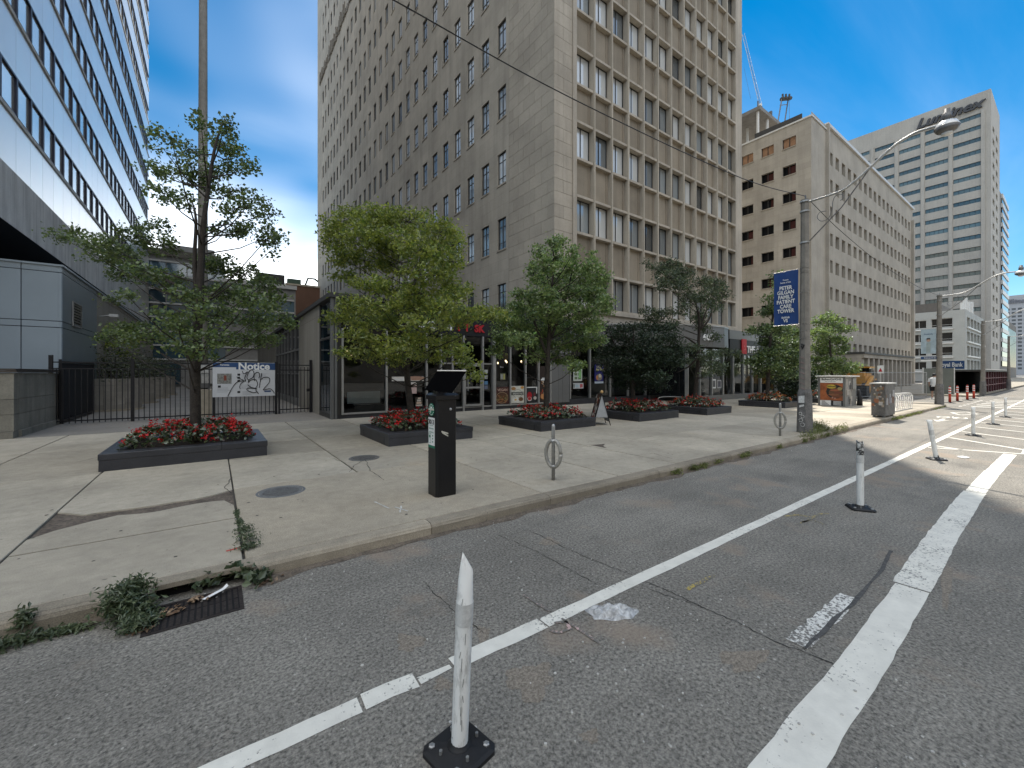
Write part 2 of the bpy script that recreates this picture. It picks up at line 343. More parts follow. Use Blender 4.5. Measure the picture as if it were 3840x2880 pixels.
m_paver = M('red brick paver', (.17, .11, .09), .9, .2, 8, .15, 60, .3, 60, rnd=.2); pv = MB().cbox(0, 0, 0, .19, .085, .05, .006).mesh('paver', m_paver)
for i in range(12):
    for j in range(11): inst(pv, 'paver', swalk, (-1.52-.2*(i+1)+(.1 if j % 2 else 0)-.1, 4.3+.09*j, .08))
m_scuff = M('pavement spray paint', (.55, .54, .5), .8, .3, 20)
def strokes(name, lines, wd, z, mat, label=None, sub=4, jit=.006):
    b = MB()
    for ln in lines:
        p = []
        for (a, c) in zip(ln, ln[1:]):
            p += [(a[0]+(c[0]-a[0])*k/sub, a[1]+(c[1]-a[1])*k/sub) for k in range(sub)]
        b.ribbon(p+[ln[-1]], wd, z, jit)
    return props(b.build(name, mat), label, kind='structure')
kb = MB(); pr = [(4.10, -.02), (4.098, .085), (4.112, .112), (4.14, .128), (4.262, .131), (4.262, -.02)]
def kerb_piece(x0, x1, parent):
    b = MB(); n = max(2, int((x1-x0)/.4)); xs = [x0+(x1-x0)*i/n for i in range(n+1)]; off = [random.uniform(-.008, .008) for _ in xs]
    for i in range(n):
        for (a, c) in zip(pr, pr[1:]):
            b.face([(xs[i], a[0]+off[i], a[1]), (xs[i+1], a[0]+off[i+1], a[1]), (xs[i+1], c[0]+off[i+1]*.3, c[1]), (xs[i], c[0]+off[i]*.3, c[1])])
    for xx, o in ((x0, off[0]), (x1, off[-1])): b.face([(xx, a[0]+o, a[1]) for a in pr])
    return b.build('kerb_stone', m_kerb, parent)
kerb = thing('kerb', 'worn concrete kerb edging the sidewalk along the bike lane', 'kerb', (0, 4.1, 0), kind='structure')
xs = [-30, -12, -6, -3.2, -.36]; [kerb_piece(a, b-.008, kerb) for a, b in zip(xs, xs[1:])]
xs = [.27, 1.9, 3.6, 6.0, 8.4, 10.8, 13.2, 15.6, 18, 20.4, 22.8, 25.2, 27.6, 31]; [kerb_piece(a, b-.008, kerb) for a, b in zip(xs, xs[1:])]
MB().prism([(31, 4.1), (31.5, 4.25), (31.9, 4.62), (32.3, 5.4), (32.2, 5.5), (31.8, 4.8), (31.3, 4.4), (31, 4.27)], -.02, .131).build('kerb_stone', m_kerb, kerb)
MB().box(-.36, 4.115, .095, .27, 4.27, .131).build('inlet_lintel', m_kerb, kerb)
MB().box(-.36, 4.2, -.1, .27, 4.265, .094).build('inlet_back', m_dark, kerb)
# far pavement beyond the side street
props(MB().box(45, 4.6, -.02, 300, 15.2, .12).build('far_sidewalk', m_conc), kind='structure')
# ---- painted markings
def line(name, pts, wd, mat, z=.004, step=.12, jit=.004, label=None):
    p = []
    for a, c in zip(pts, pts[1:]):
        n = max(1, int(math.dist(a, c)/step)); p += [(a[0]+(c[0]-a[0])*k/n, a[1]+(c[1]-a[1])*k/n) for k in range(n)]
    return props(MB().ribbon(p+[pts[-1]], wd, z, jit).build(name, mat), label, kind='structure')
line('lane_line', [(-3, 2.25), (.62, 2.225)], .115, m_paint); line('lane_line', [(.64, 2.235), (.93, 2.225)], .12, m_paint, jit=.009); line('lane_line', [(.94, 2.20), (1.14, 2.20)], .05, m_paint, jit=.008)
line('lane_line', [(1.16, 2.21), (1.86, 2.205)], .125, m_paint, jit=.007); line('lane_line', [(1.87, 2.2), (9, 2.19), (27, 2.14), (70, 2.1)], .115, m_paint, step=.2)
line('buffer_line', [(1.2, .74), (2.3, .765), (3.1, .765), (4.6, .80)], .205, m_paint, jit=.006); line('buffer_line', [(4.62, .81), (6.4, .865), (8.3, .90), (9.05, .905)], .23, m_paint, jit=.006)
line('buffer_line', [(9.07, .90), (10.2, .905), (11.2, .905)], .20, m_paint); line('buffer_line', [(11.22, .90), (13.9, .88)], .19, m_paint)
for a, b in (((13.63, 2.1), (14.21, .72)), ((14.1, 2.08), (13.85, 1.58)), ((16.2, 2.08), (14.95, .7)), ((18.2, 2.08), (17.28, .8)), ((20.17, 2.06), (19.4, .8)), ((22.02, 2.06), (21.3, .8)), ((23.97, 2.06), (23.1, .8)), ((25.7, 2.06), (24.9, .8)), ((27.6, 2.05), (26.9, .8)), ((29.5, 2.05), (28.8, .8))):
    line('hatch_line', [a, b], .1, m_paint, .004, .3)
line('hatch_edge', [(14.2, .7), (30, .78)], .1, m_paint, .0045, .5)
line('worn_dash', [gp(2600+.5606*690, 1600+.5606*1455), gp(2600+.5606*1045, 1600+.5606*1135)], .125, m_worn, jit=.012, step=.05)
p4 = [(26.53, 3.34), (25.38, 2.95), (26.53, 2.6), (27.44, 3.0), (26.53, 3.34)]; b = MB(); b.ribbon(p4, .13, .004); props(b.build('lane_diamond', m_paint), 'white painted diamond outline in the bike lane', kind='structure')
b = MB()
for cy in (2.72, 3.2): b.ribbon([(23.6+.42*math.cos(k*PI/8), cy+.15*math.sin(k*PI/8)) for k in range(17)], .07, .004)
b.ribbon([(23.5, 2.75), (23.9, 2.9), (23.6, 3.05), (23.9, 3.15), (23.5, 3.2)], .06, .0045); b.ribbon([(23.2, 2.86), (24.1, 3.0)], .05, .005)
props(b.build('bicycle_symbol', m_paint), 'white painted bicycle symbol in the bike lane', kind='structure')
props(MB().face([(21.24, 3.05, .004), (22.0, 2.82, .004), (21.85, 3.0, .004), (22.7, 3.0, .004), (22.7, 3.1, .004), (21.85, 3.1, .004), (22.0, 3.25, .004)]).build('lane_arrow', m_paint), 'white painted arrow in the bike lane before the bicycle symbol', kind='structure')
for i in range(6): line('crossing_stripe', [(32.3+1.9*i, 3.35), (32.1+1.9*i, -1.5)], .34, m_paint, .004, .8)
for i in range(7): line('guide_dash', [(31.9+1.3*i, 3.72), (32.3+1.3*i, 3.71)], .12, m_paint, .004, .8)
Z = lambda ox, oy, s, pts: [gp(ox+s*a, oy+s*c) for a, c in pts]
cA = (1400, 1980, .5425); cB = (2600, 1600, .5606)
for o, pts in ((cA, [(1060, 10), (1250, 100), (1480, 210), (1790, 325)]), (cA, [(360, 385), (450, 480), (580, 590), (760, 730)]), (cA, [(870, 50), (1100, 150), (1330, 270), (1550, 395)]), (cB, [(40, 1200), (250, 1290), (550, 1440), (960, 1600)]),
               (cB, [(360, 235), (700, 300), (1090, 365), (1400, 400), (1850, 465), (2212, 500)]), (cB, [(700, 222), (1090, 250), (1700, 330), (2212, 347)]), (cB, [(-300, 1090), (40, 1200)]), (cA, [(1790, 330), (2000, 420), (2300, 560)])):
    p = Z(*o, pts); q = []
    for a, c in zip(p, p[1:]): q += [(a[0]+(c[0]-a[0])*k/9+random.uniform(-.012, .012), a[1]+(c[1]-a[1])*k/9+random.uniform(-.012, .012)) for k in range(9)]
    props(MB().ribbon(q+[p[-1]], [random.uniform(.002, .010) for _ in range(len(q)+1)], .003).build('road_crack', m_crack), kind='structure')
strokes('tyre_mark', [Z(*cB, [(1320, 830), (1290, 910), (1150, 1100), (950, 1290), (750, 1490)])], .028, .0055, M('tyre rubber mark', (.085, .082, .078), .9, .4, 30), jit=.01)
strokes('spray_mark', [Z(*cB, [(610, 600), (700, 590), (780, 605)]), Z(*cB, [(700, 655), (760, 630), (830, 590), (900, 580)]), Z(*cB, [(720, 640), (800, 625), (880, 655)])], .035, .0035, m_yel)
strokes('spray_mark', [Z(*cB, [(-40, 1090), (60, 1035), (140, 995)])], .035, .0035, m_yel)
strokes('spray_mark', [Z(*cA, [(1040, 465), (1120, 520), (1225, 580)]), Z(*cA, [(1300, 630), (1430, 710), (1560, 800)]), Z(*cA, [(1250, 660), (1330, 650), (1360, 700), (1280, 730), (1220, 710)])], .022, .0062, m_pink, jit=.005)
strokes('pavement_scribble', [[gp(1405, 1880, .14), gp(1460, 1905, .14)], [gp(1480, 1900, .14), gp(1530, 1915, .14)], [gp(1505, 1895, .14), gp(1500, 1920, .14)]], .02, .1365, m_scuff)
strokes('red_paint_mark', [[gp(848, 2065, .14), gp(905, 2050, .14)]], .035, .1365, M('red marking paint', (.45, .08, .06), .8, .2, 30))
# ---- iron covers and the storm drain
def manhole(x, y, r, label):
    t = thing('manhole_cover', label, 'manhole cover', (x, y, .128), group='iron covers in the sidewalk')
    MB().lathe((x, y, .12), [(r+.03, 0), (r+.03, .014), (r, .014), (r, .008)], 32).build('rim', m_alud, t)
    b = MB(); b.lathe((x, y, .12), [(r-.008, 0), (r-.008, .013)], 32)
    for i in range(-6, 7):
        hw = math.sqrt(max(0, (r*.82)**2-(i*r*.13)**2))
        if hw > .03: b.box(x-hw, y+i*r*.13-.008, .132, x+hw, y+i*r*.13+.008, .1365)
    b.build('lid', M('worn iron', (.17, .165, .155), .5, .25, 20, .2, 90, metal=.4), t)
manhole(.74, 6.42, .27, 'round ribbed iron cover in the rough slab beside the black pay machine'); manhole(2.32, 8.03, .25, 'round iron cover farther back, in front of the planter with the leafy tree')
sd_ = thing('storm_drain', 'rusty iron storm drain grate half buried in weeds at the kerb', 'drain grate', (-.1, 3.8, 0))
m_rust = M('rusty iron', (.03, .024, .022), .7, .35, 20, .3, 80, .4, 60, metal=.3)
MB().box(-.40, 3.64, -.01, .18, 3.665, .006).box(-.40, 4.02, -.01, .18, 4.05, .006).box(-.40, 3.665, -.01, -.375, 4.02, .006).box(.155, 3.665, -.01, .18, 4.02, .006).build('frame', m_rust, sd_)
MB().box(-.375, 3.665, .0012, .155, 4.02, .0025).build('pit', m_dark, sd_)
bar = MB().box(0, 0, 0, .024, .165, .003).mesh('bar', m_rust)
for i in range(14):
    for k in (0, 1): o = inst(bar, 'bar', sd_, (-.372+.038*i, 3.672+.175*k, .003))
    
# ---- road debris
b = MB()
for i in range(190):
    px, py = (random.uniform(.7, 3.2), random.uniform(.3, 1.9)) if i < 110 else ((random.uniform(.3, 3), random.uniform(2.4, 4.0)) if i < 130 else (random.uniform(-1.2, 12), random.gauss(3.95, .09)))
    r = random.uniform(.003, .009); a = random.uniform(0, PI)
    b.prism([(px+r*math.cos(a+k*2*PI/5)*random.uniform(.6, 1.3), py+r*math.sin(a+k*2*PI/5)) for k in range(5)], .0, random.uniform(.004, .01))
props(b.build('road_grit', M('pale grit', (.5, .48, .44), .9, .3, 40)), 'pale grit and stone chips scattered over the asphalt', 'grit', kind='stuff')

# gutter dirt: irregular dark drifts of silt along the kerb foot
m_silt = M('gutter silt', (.13, .105, .08), .95, .35, 9, .35, 60, .8, 70)
for a_, c_ in ((-3, -.5), (.3, 4.2), (4.2, 9.5), (9.5, 16), (16, 26)):
    n_ = int((c_-a_)*7); q_ = [(a_+(c_-a_)*i/n_, 4.06) for i in range(n_+1)]; b = MB()
    for i in range(n_):
        w0, w1 = [.05+.10*(.5+.5*math.sin(q_[k][0]*2.1+1))*(.5+.5*math.sin(q_[k][0]*5.3))+.02*math.sin(q_[k][0]*31) for k in (i, i+1)]
        b.face([(q_[i][0], 4.11-w0-.03, .0032), (q_[i+1][0], 4.11-w1-.03, .0032), (q_[i+1][0], 4.105, .012), (q_[i][0], 4.105, .012)])
    props(b.build('gutter_silt', m_silt), kind='structure')

# sandy worn patches in the asphalt
t_ = NT('sandy asphalt'); f_ = t_.ramp(t_.noise(55, 5, rough=.75), .36, .64); m_sand = t_.fin(t_.mix(f_, (.12, .103, .083), (.34, .292, .232)), .95); t_.bump(f_, .3, .004)
for (o, cx, cy, rx, ry) in ((cA, 1080, 1060, 150, 125), (cA, 250, 790, 95, 60), (cA, 1215, 95, 60, 26), (cA, 1500, 1440, 60, 45), (cB, 1690, 1050, 40, 150), (cB, 340, 1560, 150, 70), (cA, 480, 1080, 60, 45), (cA, 760, 740, 40, 60)):
    ph = random.uniform(0, 6); P_ = []
    for k in range(36):
        a = k*PI/18; r_ = 1+.22*math.sin(3*a+ph)+.14*math.sin(7*a+ph*2)+random.uniform(-.13, .13); P_.append((*gp(o[0]+o[2]*(cx+rx*r_*math.cos(a)), o[1]+o[2]*(cy+ry*r_*math.sin(a))), .0022))
    props(MB().face(P_).build('sand_patch', m_sand), kind='structure')

for pts in ([(1310, 1770), (1330, 1745), (1370, 1722), (1390, 1765), (1440, 1800)], [(1250, 1720), (1290, 1735), (1320, 1760)], [(2210, 1668), (2260, 1672), (2275, 1680)], [(2400, 1705), (2450, 1700), (2520, 1720)], [(430, 1700), (300, 1730), (180, 1745)], [(870, 1790), (840, 1830), (868, 1850)]):
    p = [gp(u, v, .135) for u, v in pts]; q = []
    for a, c in zip(p, p[1:]): q += [(a[0]+(c[0]-a[0])*k/6+random.uniform(-.015, .015), a[1]+(c[1]-a[1])*k/6+random.uniform(-.015, .015)) for k in range(6)]
    props(MB().ribbon(q+[p[-1]], [random.uniform(.004, .014) for _ in range(len(q)+1)], .1352).build('slab_crack', m_crack), kind='structure')
MB().face([(*gp(u, v, .135), .1352) for u, v in ((2217, 1669), (2270, 1664), (2262, 1672), (2272, 1680))]).build('patch', m_gravel, swalk)
b = MB()
for i in range(150):
    px, py, r = random.uniform(-3, 16), 4.3+abs(random.gauss(0, 2.6)), random.uniform(.008, .02); b.face([(px+r*math.cos(k*PI/3)*random.uniform(.7, 1.2), py+r*math.sin(k*PI/3), .1348) for k in range(6)])
props(b.build('gum_spots', M('old gum', (.09, .082, .07), .9)), 'dark flattened gum spots and specks scattered over the sidewalk slabs', 'gum', kind='stuff')
# ================================================================ the stone office tower
TX, TY = 13.76, 15.4
tower = thing('office_tower', 'tall grey-brown limestone office tower with rows of small windows above the cafe', 'building', (TX, TY, 0))
rows = [5.2+3.877*k for k in range(11)]+[52.4, 56.2, 60.0]
cols = [20.05+1.827*i for i in range(28)]
YE = 73.65; holes = []
for y in cols:
    for z in rows: holes.append((YE-y-.44, YE-y+.44, z, z+1.85, .24))
facade('side_wall', tower, m_tstone, (TX, YE, 0), -PI/2, YE-19.3, 4.4, 66, holes)
MB().box(TX+.02, 15.42, 4.3, TX+.4, 19.3, 66).build('corner_backing', m_sjoint, tower)
wA = winmesh(.88, 1.85, .05, (.44,), (.42, 1.36), .07, m_frame, m_tglass); wB = winmesh(.88, 1.85, .05, (.44,), (), .07, m_frame, m_tglass, True)
sillm = MB().box(-.05, -.04, -.09, .93, .1, 0).mesh('sill', m_tpier)
for i, y in enumerate(cols):
    for z in rows:
        if inview(TX, y, z, 260) and not (z < 9 and y > 24):
            o = addwin(wA if i < 9 else wB, tower, (TX+.11, y+.44, z), -PI/2)
            if i < 12: inst(sillm, 'sill', o, (0, -.11, 0))
MB().box(TX+.3, 19.5, .1, TX+.5, 73.5, 65).build('core', m_dark, tower)
# facing stones near the corner
cz = .65; z = 4.42; k = 0; _st = {}
def block(name, x0, y0, z0, x1, y1, z1, m, face):
    key = (round(x1-x0, 2), round(y1-y0, 2), round(z1-z0, 2), face)
    if key not in _st:
        W, D, Hh = key[:3]; g = .003; c = .005; b = MB()
        if face == 'x': b.v = [(.0+c, g, g), (c, D-g, g), (c, D-g, Hh-g), (c, g, Hh-g)]; b.v = [(0, g+c, g+c), (0, D-g-c, g+c), (0, D-g-c, Hh-g-c), (0, g+c, Hh-g-c), (.06, g, g), (.06, D-g, g), (.06, D-g, Hh-g), (.06, g, Hh-g)]
        else: b.v = [(g+c, 0, g+c), (W-g-c, 0, g+c), (W-g-c, 0, Hh-g-c), (g+c, 0, Hh-g-c), (g, .06, g), (W-g, .06, g), (W-g, .06, Hh-g), (g, .06, Hh-g)]
        b.f = [(0, 1, 2, 3), (0, 4, 5, 1), (1, 5, 6, 2), (2, 6, 7, 3), (3, 7, 4, 0)]; b.m = [0]*5; _st[key] = b.mesh(name, m)
    return inst(_st[key], name, tower, (x0, y0, z0))
while z < 27:
    ys = [15.4, 16.4, 17.4, 18.4, 19.3] if k % 2 else [15.4, 15.95, 16.95, 17.95, 18.9, 19.3]
    for a, b_ in zip(ys, ys[1:]): block('facing_stone', TX, a, z, TX, b_, z+cz, m_tblock, 'x')
    for a, b_ in (((TX, 15.0),) if k % 2 else ((TX, 14.4), (14.4, 15.0))): block('pier_stone', a, 15.4, z, b_, 15.4, z+cz, m_tpier, 'y')
    z += cz; k += 1
MB().box(TX, 15.4, z, TX+.02, 19.3, 66).box(TX+.02, 15.4, z, 15.0, 15.42, 66).build('upper_corner', m_tpier, tower)
MB().box(TX+.06, 15.462, 4.3, 15.0, 15.6, 66).build('pier_backing', m_sjoint, tower)
# street front: deep grid of piers and sills
BW = 1.424; holes = []; fs = [5.3+3.9*k for k in range(7)]
for i in range(12):
    for s in fs:
        holes.append((.27+i*BW, .27+i*BW+1.30, s, s+1.80, .40)); holes.append((.27+i*BW, .27+i*BW+1.30, s+1.93, s+3.77, .26))
facade('street_wall', tower, m_tpier, (15.0, 15.4, 0), 0, 18.21, 4.45, 66, holes)
MB().box(15.0, 15.33, 4.2, 15.27, 15.395, 66).build('corner_strip', m_tpier, tower)
MB().box(15.27, 15.25, 4.98, 32.5, 15.395, 5.14).build('lower_cornice', m_tpier, tower)
wS = winmesh(1.30, 1.80, .05, (.65,), (), .07, m_frame, m_tglass); sp = MB()
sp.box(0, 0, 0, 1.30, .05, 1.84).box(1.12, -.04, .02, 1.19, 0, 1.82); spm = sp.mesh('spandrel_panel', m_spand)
mulm = MB().box(-.045, -.06, 0, .045, 0, 3.9).mesh('pier_rib', M('pale rib stone', (.44, .39, .315), .85, .12, .6, .05, 14, rnd=.08, streak=.2))
for i in range(12):
    for s in fs:
        x0 = 15.27+i*BW
        if inview(x0+.6, 15.4, s, 420): addwin(wS, tower, (x0, 15.75, s), 0)
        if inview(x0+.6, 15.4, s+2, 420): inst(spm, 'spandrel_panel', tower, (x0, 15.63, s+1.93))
        if i and inview(x0, 15.4, s, 420): inst(mulm, 'pier_rib', tower, (x0-.062, 15.395, s-.02))
MB().box(TX+.5, 15.95, 5.2, 33.0, 73.5, 65).build('core', m_dark, tower)
MB().box(TX+.01, 15.45, 65.5, 33.2, 73.6, 66.5).box(33.1, 15.45, 0, 33.2, 73.6, 65.5).box(TX+.05, 73.5, 0, 33.1, 73.64, 65.5).build('rear_walls', m_tstone, tower)
b = MB()                                           # carved frieze high on the side wall
for i in range(240):
    y = 71.5-i*.225; h = random.uniform(.5, 1.9); z = 47.9+random.uniform(0, .5); b.box(TX-random.uniform(.05, .22), y-.1, z, TX+.01, y+random.uniform(.04, .13), z+h)
b.build('carved_frieze', M('carved stone', (.2, .18, .15), .9, .2, 4), tower)

# ================================================================ storefronts
t_ = NT('clear shop glass'); t_.n.remove(t_.b)
fr = t_.new('Fresnel', IOR=1.5); tr = t_.new('BsdfTransparent'); tr.inputs[0].default_value = (.62, .66, .66, 1); gs = t_.new('BsdfGlossy', Roughness=.015); gs.inputs[0].default_value = (.9, .95, 1, 1)
ms = t_.new('MixShader'); t_.l.new(t_.math('MULTIPLY', fr.outputs[0], 1.25), ms.inputs[0]); t_.l.new(tr.outputs[0], ms.inputs[1]); t_.l.new(gs.outputs[0], ms.inputs[2]); t_.l.new(ms.outputs[0], t_.n['Material Output'].inputs[0])
m_shop = t_.mat
m_fasc = M('black sign band', (.009, .009, .011), .45, .1); m_panel = M('grey metal panel', (.17, .17, .166), .4, .06, 1.5, .03, 60, metal=.3); m_int = M('dim interior', (.018, .016, .015), .8, .2)
m_coping = M('dark coping', (.045, .043, .04), .6); m_spod = stone('podium limestone', (.31, .285, .24), 2.3, 4, .12, .7, .2)
cafe = thing('corner_cafe', 'single storey glazed corner cafe with silver mullions at the foot of the tower', 'shop', (3.33, 15.4, 0))
MB().box(3.22, 15.28, 4.42, 14.9, 15.6, 4.58).box(3.22, 15.6, 4.42, 13.7, 46, 4.58).build('roof_coping', m_coping, cafe)
MB().box(3.72, 15.38, 3.36, 14.8, 15.58, 4.419).build('sign_band', m_fasc, cafe)
MB().box(3.36, 15.44, .1, 14.78, 15.7, .27).build('base_sill', m_gran, cafe)
MB().box(3.4, 15.7, .12, 13.7, 21, .2).build('floor', m_int, cafe); MB().box(3.5, 20.9, .2, 13.7, 21, 4.4).build('inner_wall', m_int, cafe)
MB().box(3.40, 15.7, 3.5, 13.7, 20.9, 3.6).build('inner_ceiling', m_int, cafe)
ml = [3.69, 5.28, 6.91, 7.54, 8.07, 8.6, 9.56, 10.08, 11.05, 11.94, 12.74, 13.5]
for i, x in enumerate(ml):
    MB().box(x-.035, 15.36, .271 if i not in (5, 6) else .13, x+.035, 15.52, 3.36).build('mullion', m_alu, cafe)
for a, c in zip(ml, ml[1:]):
    MB().face([(a+.03, 15.46, .3), (c-.03, 15.46, .3), (c-.03, 15.46, 3.34), (a+.03, 15.46, 3.34)]).build('pane', m_shop, cafe)
    MB().box(a+.036, 15.40, .272, c-.036, 15.5, .33).build('rail', m_alu, cafe)
    if a in (8.6, 8.07, 9.56, 7.54): MB().box(a+.036, 15.42, 2.14, c-.036, 15.5, 2.2).build('transom', m_alu, cafe)
MB().box(10.05, 15.3, .13, 10.2, 15.55, 3.36).build('door_post', m_alu, cafe)
dr = MB().box(8.64, 15.40, .29, 9.52, 15.45, .42).box(8.64, 15.40, .42, 8.72, 15.45, 2.13).box(9.44, 15.40, .42, 9.52, 15.45, 2.13).box(8.72, 15.40, 1.1, 9.44, 15.45, 1.17).box(8.72, 15.40, 2.05, 9.44, 15.45, 2.13).build('door', m_alu, cafe)
MB().tube([(8.78, 15.33, 1.0), (8.78, 15.33, 1.5)], .015, 8).build('handle', m_alu, dr)
MB().box(3.31, 15.37, .1, 3.40, 15.56, 4.42).box(3.42, 15.34, .1, 3.5, 15.5, 4.42).build('corner_post', m_panel, cafe); MB().box(3.5, 15.44, .27, 3.655, 15.5, 4.42).build('corner_panel', m_coping, cafe)
MB().face([(3.36, 17.4, .3), (3.36, 15.56, .3), (3.36, 15.56, 3.0), (3.36, 17.4, 3.0)]).build('pane', m_shop, cafe); MB().face([(3.36, 17.4, 3.08), (3.36, 15.56, 3.08), (3.36, 15.56, 4.4), (3.36, 17.4, 4.4)]).build('pane', m_shop, cafe)
MB().box(3.33, 15.56, 3.0, 3.42, 17.4, 3.08).box(3.33, 15.56, .1, 3.42, 17.4, .3).box(3.33, 17.4, .1, 3.42, 17.5, 4.42).build('side_frame', m_coping, cafe)
for a, c in ((17.5, 19.6), (19.62, 22.3), (31.5, 46)): MB().box(3.33, a, .1, 3.5, c, 4.42).build('stone_panel', m_spod, cafe)
sg = MB().box(3.36, 22.31, .1, 3.46, 31.49, .5)
for i in range(8): sg.box(3.33, 22.31+i*1.3, .5, 3.43, 22.40+i*1.3, 4.42)
for z in (1.7, 2.9, 4.1): sg.box(3.34, 22.4, z, 3.42, 31.45, z+.07)
sg.build('side_glazing_bars', m_alud, cafe); MB().face([(3.4, 31.5, .5), (3.4, 22.3, .5), (3.4, 22.3, 4.42), (3.4, 31.5, 4.42)]).build('side_glazing', m_glass, cafe)
MB().box(4.0, 15.9, .62, 5.2, 15.98, 1.06).build('counter_panel', M('pale counter', (.5, .54, .54), .5), cafe)
m_warm = NT('warm bulb'); m_warm.b.inputs['Emission Color'].default_value = (1, .72, .4, 1); m_warm.b.inputs['Emission Strength'].default_value = 1.5; m_warm = m_warm.fin((.8, .6, .4))
for (x, y, z) in ((4.25, 17.0, 2.6), (4.5, 17.3, 2.5), (5.2, 17.6, 2.58), (11.7, 16.7, 2.35), (11.9, 16.9, 2.3), (11.5, 17.1, 2.25), (12.9, 17.0, 2.35)):
    l = MB().lathe((x, y, z), [(.012, .07), (.03, .05), (.035, 0), (.02, -.03)], 10).build('light_bulb', m_warm, cafe, True); MB().tube([(x, y, z+.07), (x, y, 3.5)], .004, 4).build('cord', m_black, l)
pl = MB().lathe((11.45, 16.3, 2.45), [(.03, .28), (.1, .25), (.17, .1), (.19, 0)], 20).build('pendant_shade', M('straw shade', (.55, .38, .2), .7), cafe, True); MB().tube([(11.45, 16.3, 2.7), (11.45, 16.3, 3.5)], .005, 4).build('cord', m_black, pl)
text('n', .5, (7.9, 15.35, 3.56), 0, m_wt, cafe, ext=.02, bold=.02); text('1 T', .45, (8.55, 15.35, 3.55), 0, m_red, cafe, ext=.02, bold=.02); text('SK', .42, (9.35, 15.35, 3.55), 0, m_red, cafe, ext=.02, bold=.02); text('o C', .45, (6.9, 15.35, 3.56), 0, m_wt, cafe, ext=.02, bold=.02)
MB().box(11.6, 15.34, 3.62, 12.9, 15.37, 3.72).build('sign_glyphs', M('green sign', (.25, .5, .1), .5), cafe); MB().box(10.4, 15.34, 3.9, 11.2, 15.37, 4.05).build('sign_glyphs', m_wt, cafe)
# printed posters: flat sheets with simple printed shapes
C_ = {}
def cm(r, g, b):
    k = (r, g, b)
    if k not in C_: C_[k] = M('print ink', k, .6, .12, 8, .1, 90)
    return C_[k]
def poster(parent, x0, x1, z0, z1, y, bg, shapes, name='poster'):
    p = MB().box(x0, y, z0, x1, y+.006, z1).build(name, bg, parent)
    for i, (kind, cx, cz_, rx, rz_, col) in enumerate(shapes):
        X = x0+cx*(x1-x0); Zc = z0+cz_*(z1-z0); a = rx*(x1-x0); c = rz_*(z1-z0); yy = y-.001-.0006*i
        pts = [(X+a*math.cos(t*PI/8), yy, Zc+c*math.sin(t*PI/8)) for t in range(16)] if kind == 'o' else [(X-a, yy, Zc-c), (X+a, yy, Zc-c), (X+a, yy, Zc+c), (X-a, yy, Zc+c)]
        MB().face(pts).build('print', col, p)
    return p
rc = lambda *cols: [('o', random.uniform(.18, .82), random.uniform(.1, .55), random.uniform(.03, .1), random.uniform(.02, .06), random.choice(cols)) for _ in range(26)]
p = poster(cafe, 10.22, 11.0, .36, 1.13, 15.43, cm(.06, .02, .015), [('o', .5, .36, .44, .34, cm(.35, .25, .15)), ('o', .5, .36, .41, .31, cm(.09, .04, .02))]+rc(cm(.3, .13, .05), cm(.12, .06, .02), cm(.2, .16, .06))); text('VEGAN', .17, (10.61, 15.39, .94), 0, cm(.6, .4, .3), p, ext=.002)
p = poster(cafe, 11.1, 11.88, .36, 1.16, 15.43, cm(.6, .58, .5), [('o', .2, .85, .17, .1, cm(.35, .18, .06)), ('o', .85, .9, .13, .08, cm(.5, .25, .05)), ('o', .5, .55, .34, .25, cm(.1, .1, .1)), ('o', .5, .55, .32, .23, cm(.6, .58, .5)), ('r', .5, .56, .46, .09, cm(.02, .03, .02)), ('o', .4, .2, .3, .14, cm(.66, .64, .58)), ('o', .75, .22, .18, .12, cm(.14, .07, .03)), ('o', .35, .2, .09, .05, cm(.6, .36, .06))]); text('BREAKFAST', .125, (11.49, 15.38, .765), 0, cm(.65, .62, .55), p, ext=.002)
p = poster(cafe, 12.0, 12.68, .38, 1.1, 15.43, cm(.02, .02, .022), [('r', .5, .97, .5, .03, m_wt), ('o', .3, .42, .22, .26, cm(.35, .01, .015)), ('o', .3, .2, .2, .14, cm(.6, .5, .45)), ('o', .3, .22, .15, .11, cm(.4, .02, .02)), ('o', .8, .25, .15, .12, cm(.45, .4, .35)), ('o', .75, .5, .1, .14, cm(.12, .02, .02)), ('r', .95, .75, .05, .2, m_wt)])
p = poster(cafe, 12.8, 13.45, .36, 2.1, 15.43, cm(.03, .018, .012), rc(cm(.4, .2, .08), cm(.5, .25, .1), cm(.3, .05, .02), cm(.5, .4, .3))+[('o', .4, .15, .3, .08, cm(.5, .22, .08)), ('r', .45, .62, .3, .02, m_wt), ('r', .5, .66, .25, .015, m_wt), ('r', .6, .76, .05, .012, m_red)])
p = poster(cafe, 10.5, 10.8, 1.45, 1.75, 15.43, cm(.1, .1, .06), [('r', .3, .5, .2, .35, cm(.3, .3, .28)), ('r', .75, .5, .14, .4, cm(.4, .38, .12))]); text('Bite', .12, (10.6, 15.44, 2.0), 0, cm(.4, .4, .4), cafe, ext=.001)
poster(cafe, 5.5, 6.8, 1.45, 1.62, 15.44, cm(.6, .56, .5), [('o', .7, .6, .35, .5, cm(.35, .2, .14)), ('o', .3, .4, .3, .3, cm(.65, .62, .58))], 'window_decal')
poster(cafe, 6.15, 6.5, .95, 1.4, 15.44, cm(.5, .36, .33), [('r', .5, .9, .5, .1, cm(.6, .55, .5))], 'window_decal')
poster(cafe, 6.45, 6.75, .42, .8, 15.44, cm(.05, .04, .03), [('r', .5, .15, .45, .08, cm(.5, .45, .4)), ('r', .5, .4, .35, .1, cm(.55, .4, .3)), ('r', .5, .65, .28, .1, cm(.5, .45, .4)), ('r', .55, .88, .22, .08, cm(.5, .4, .32))], 'window_decal')
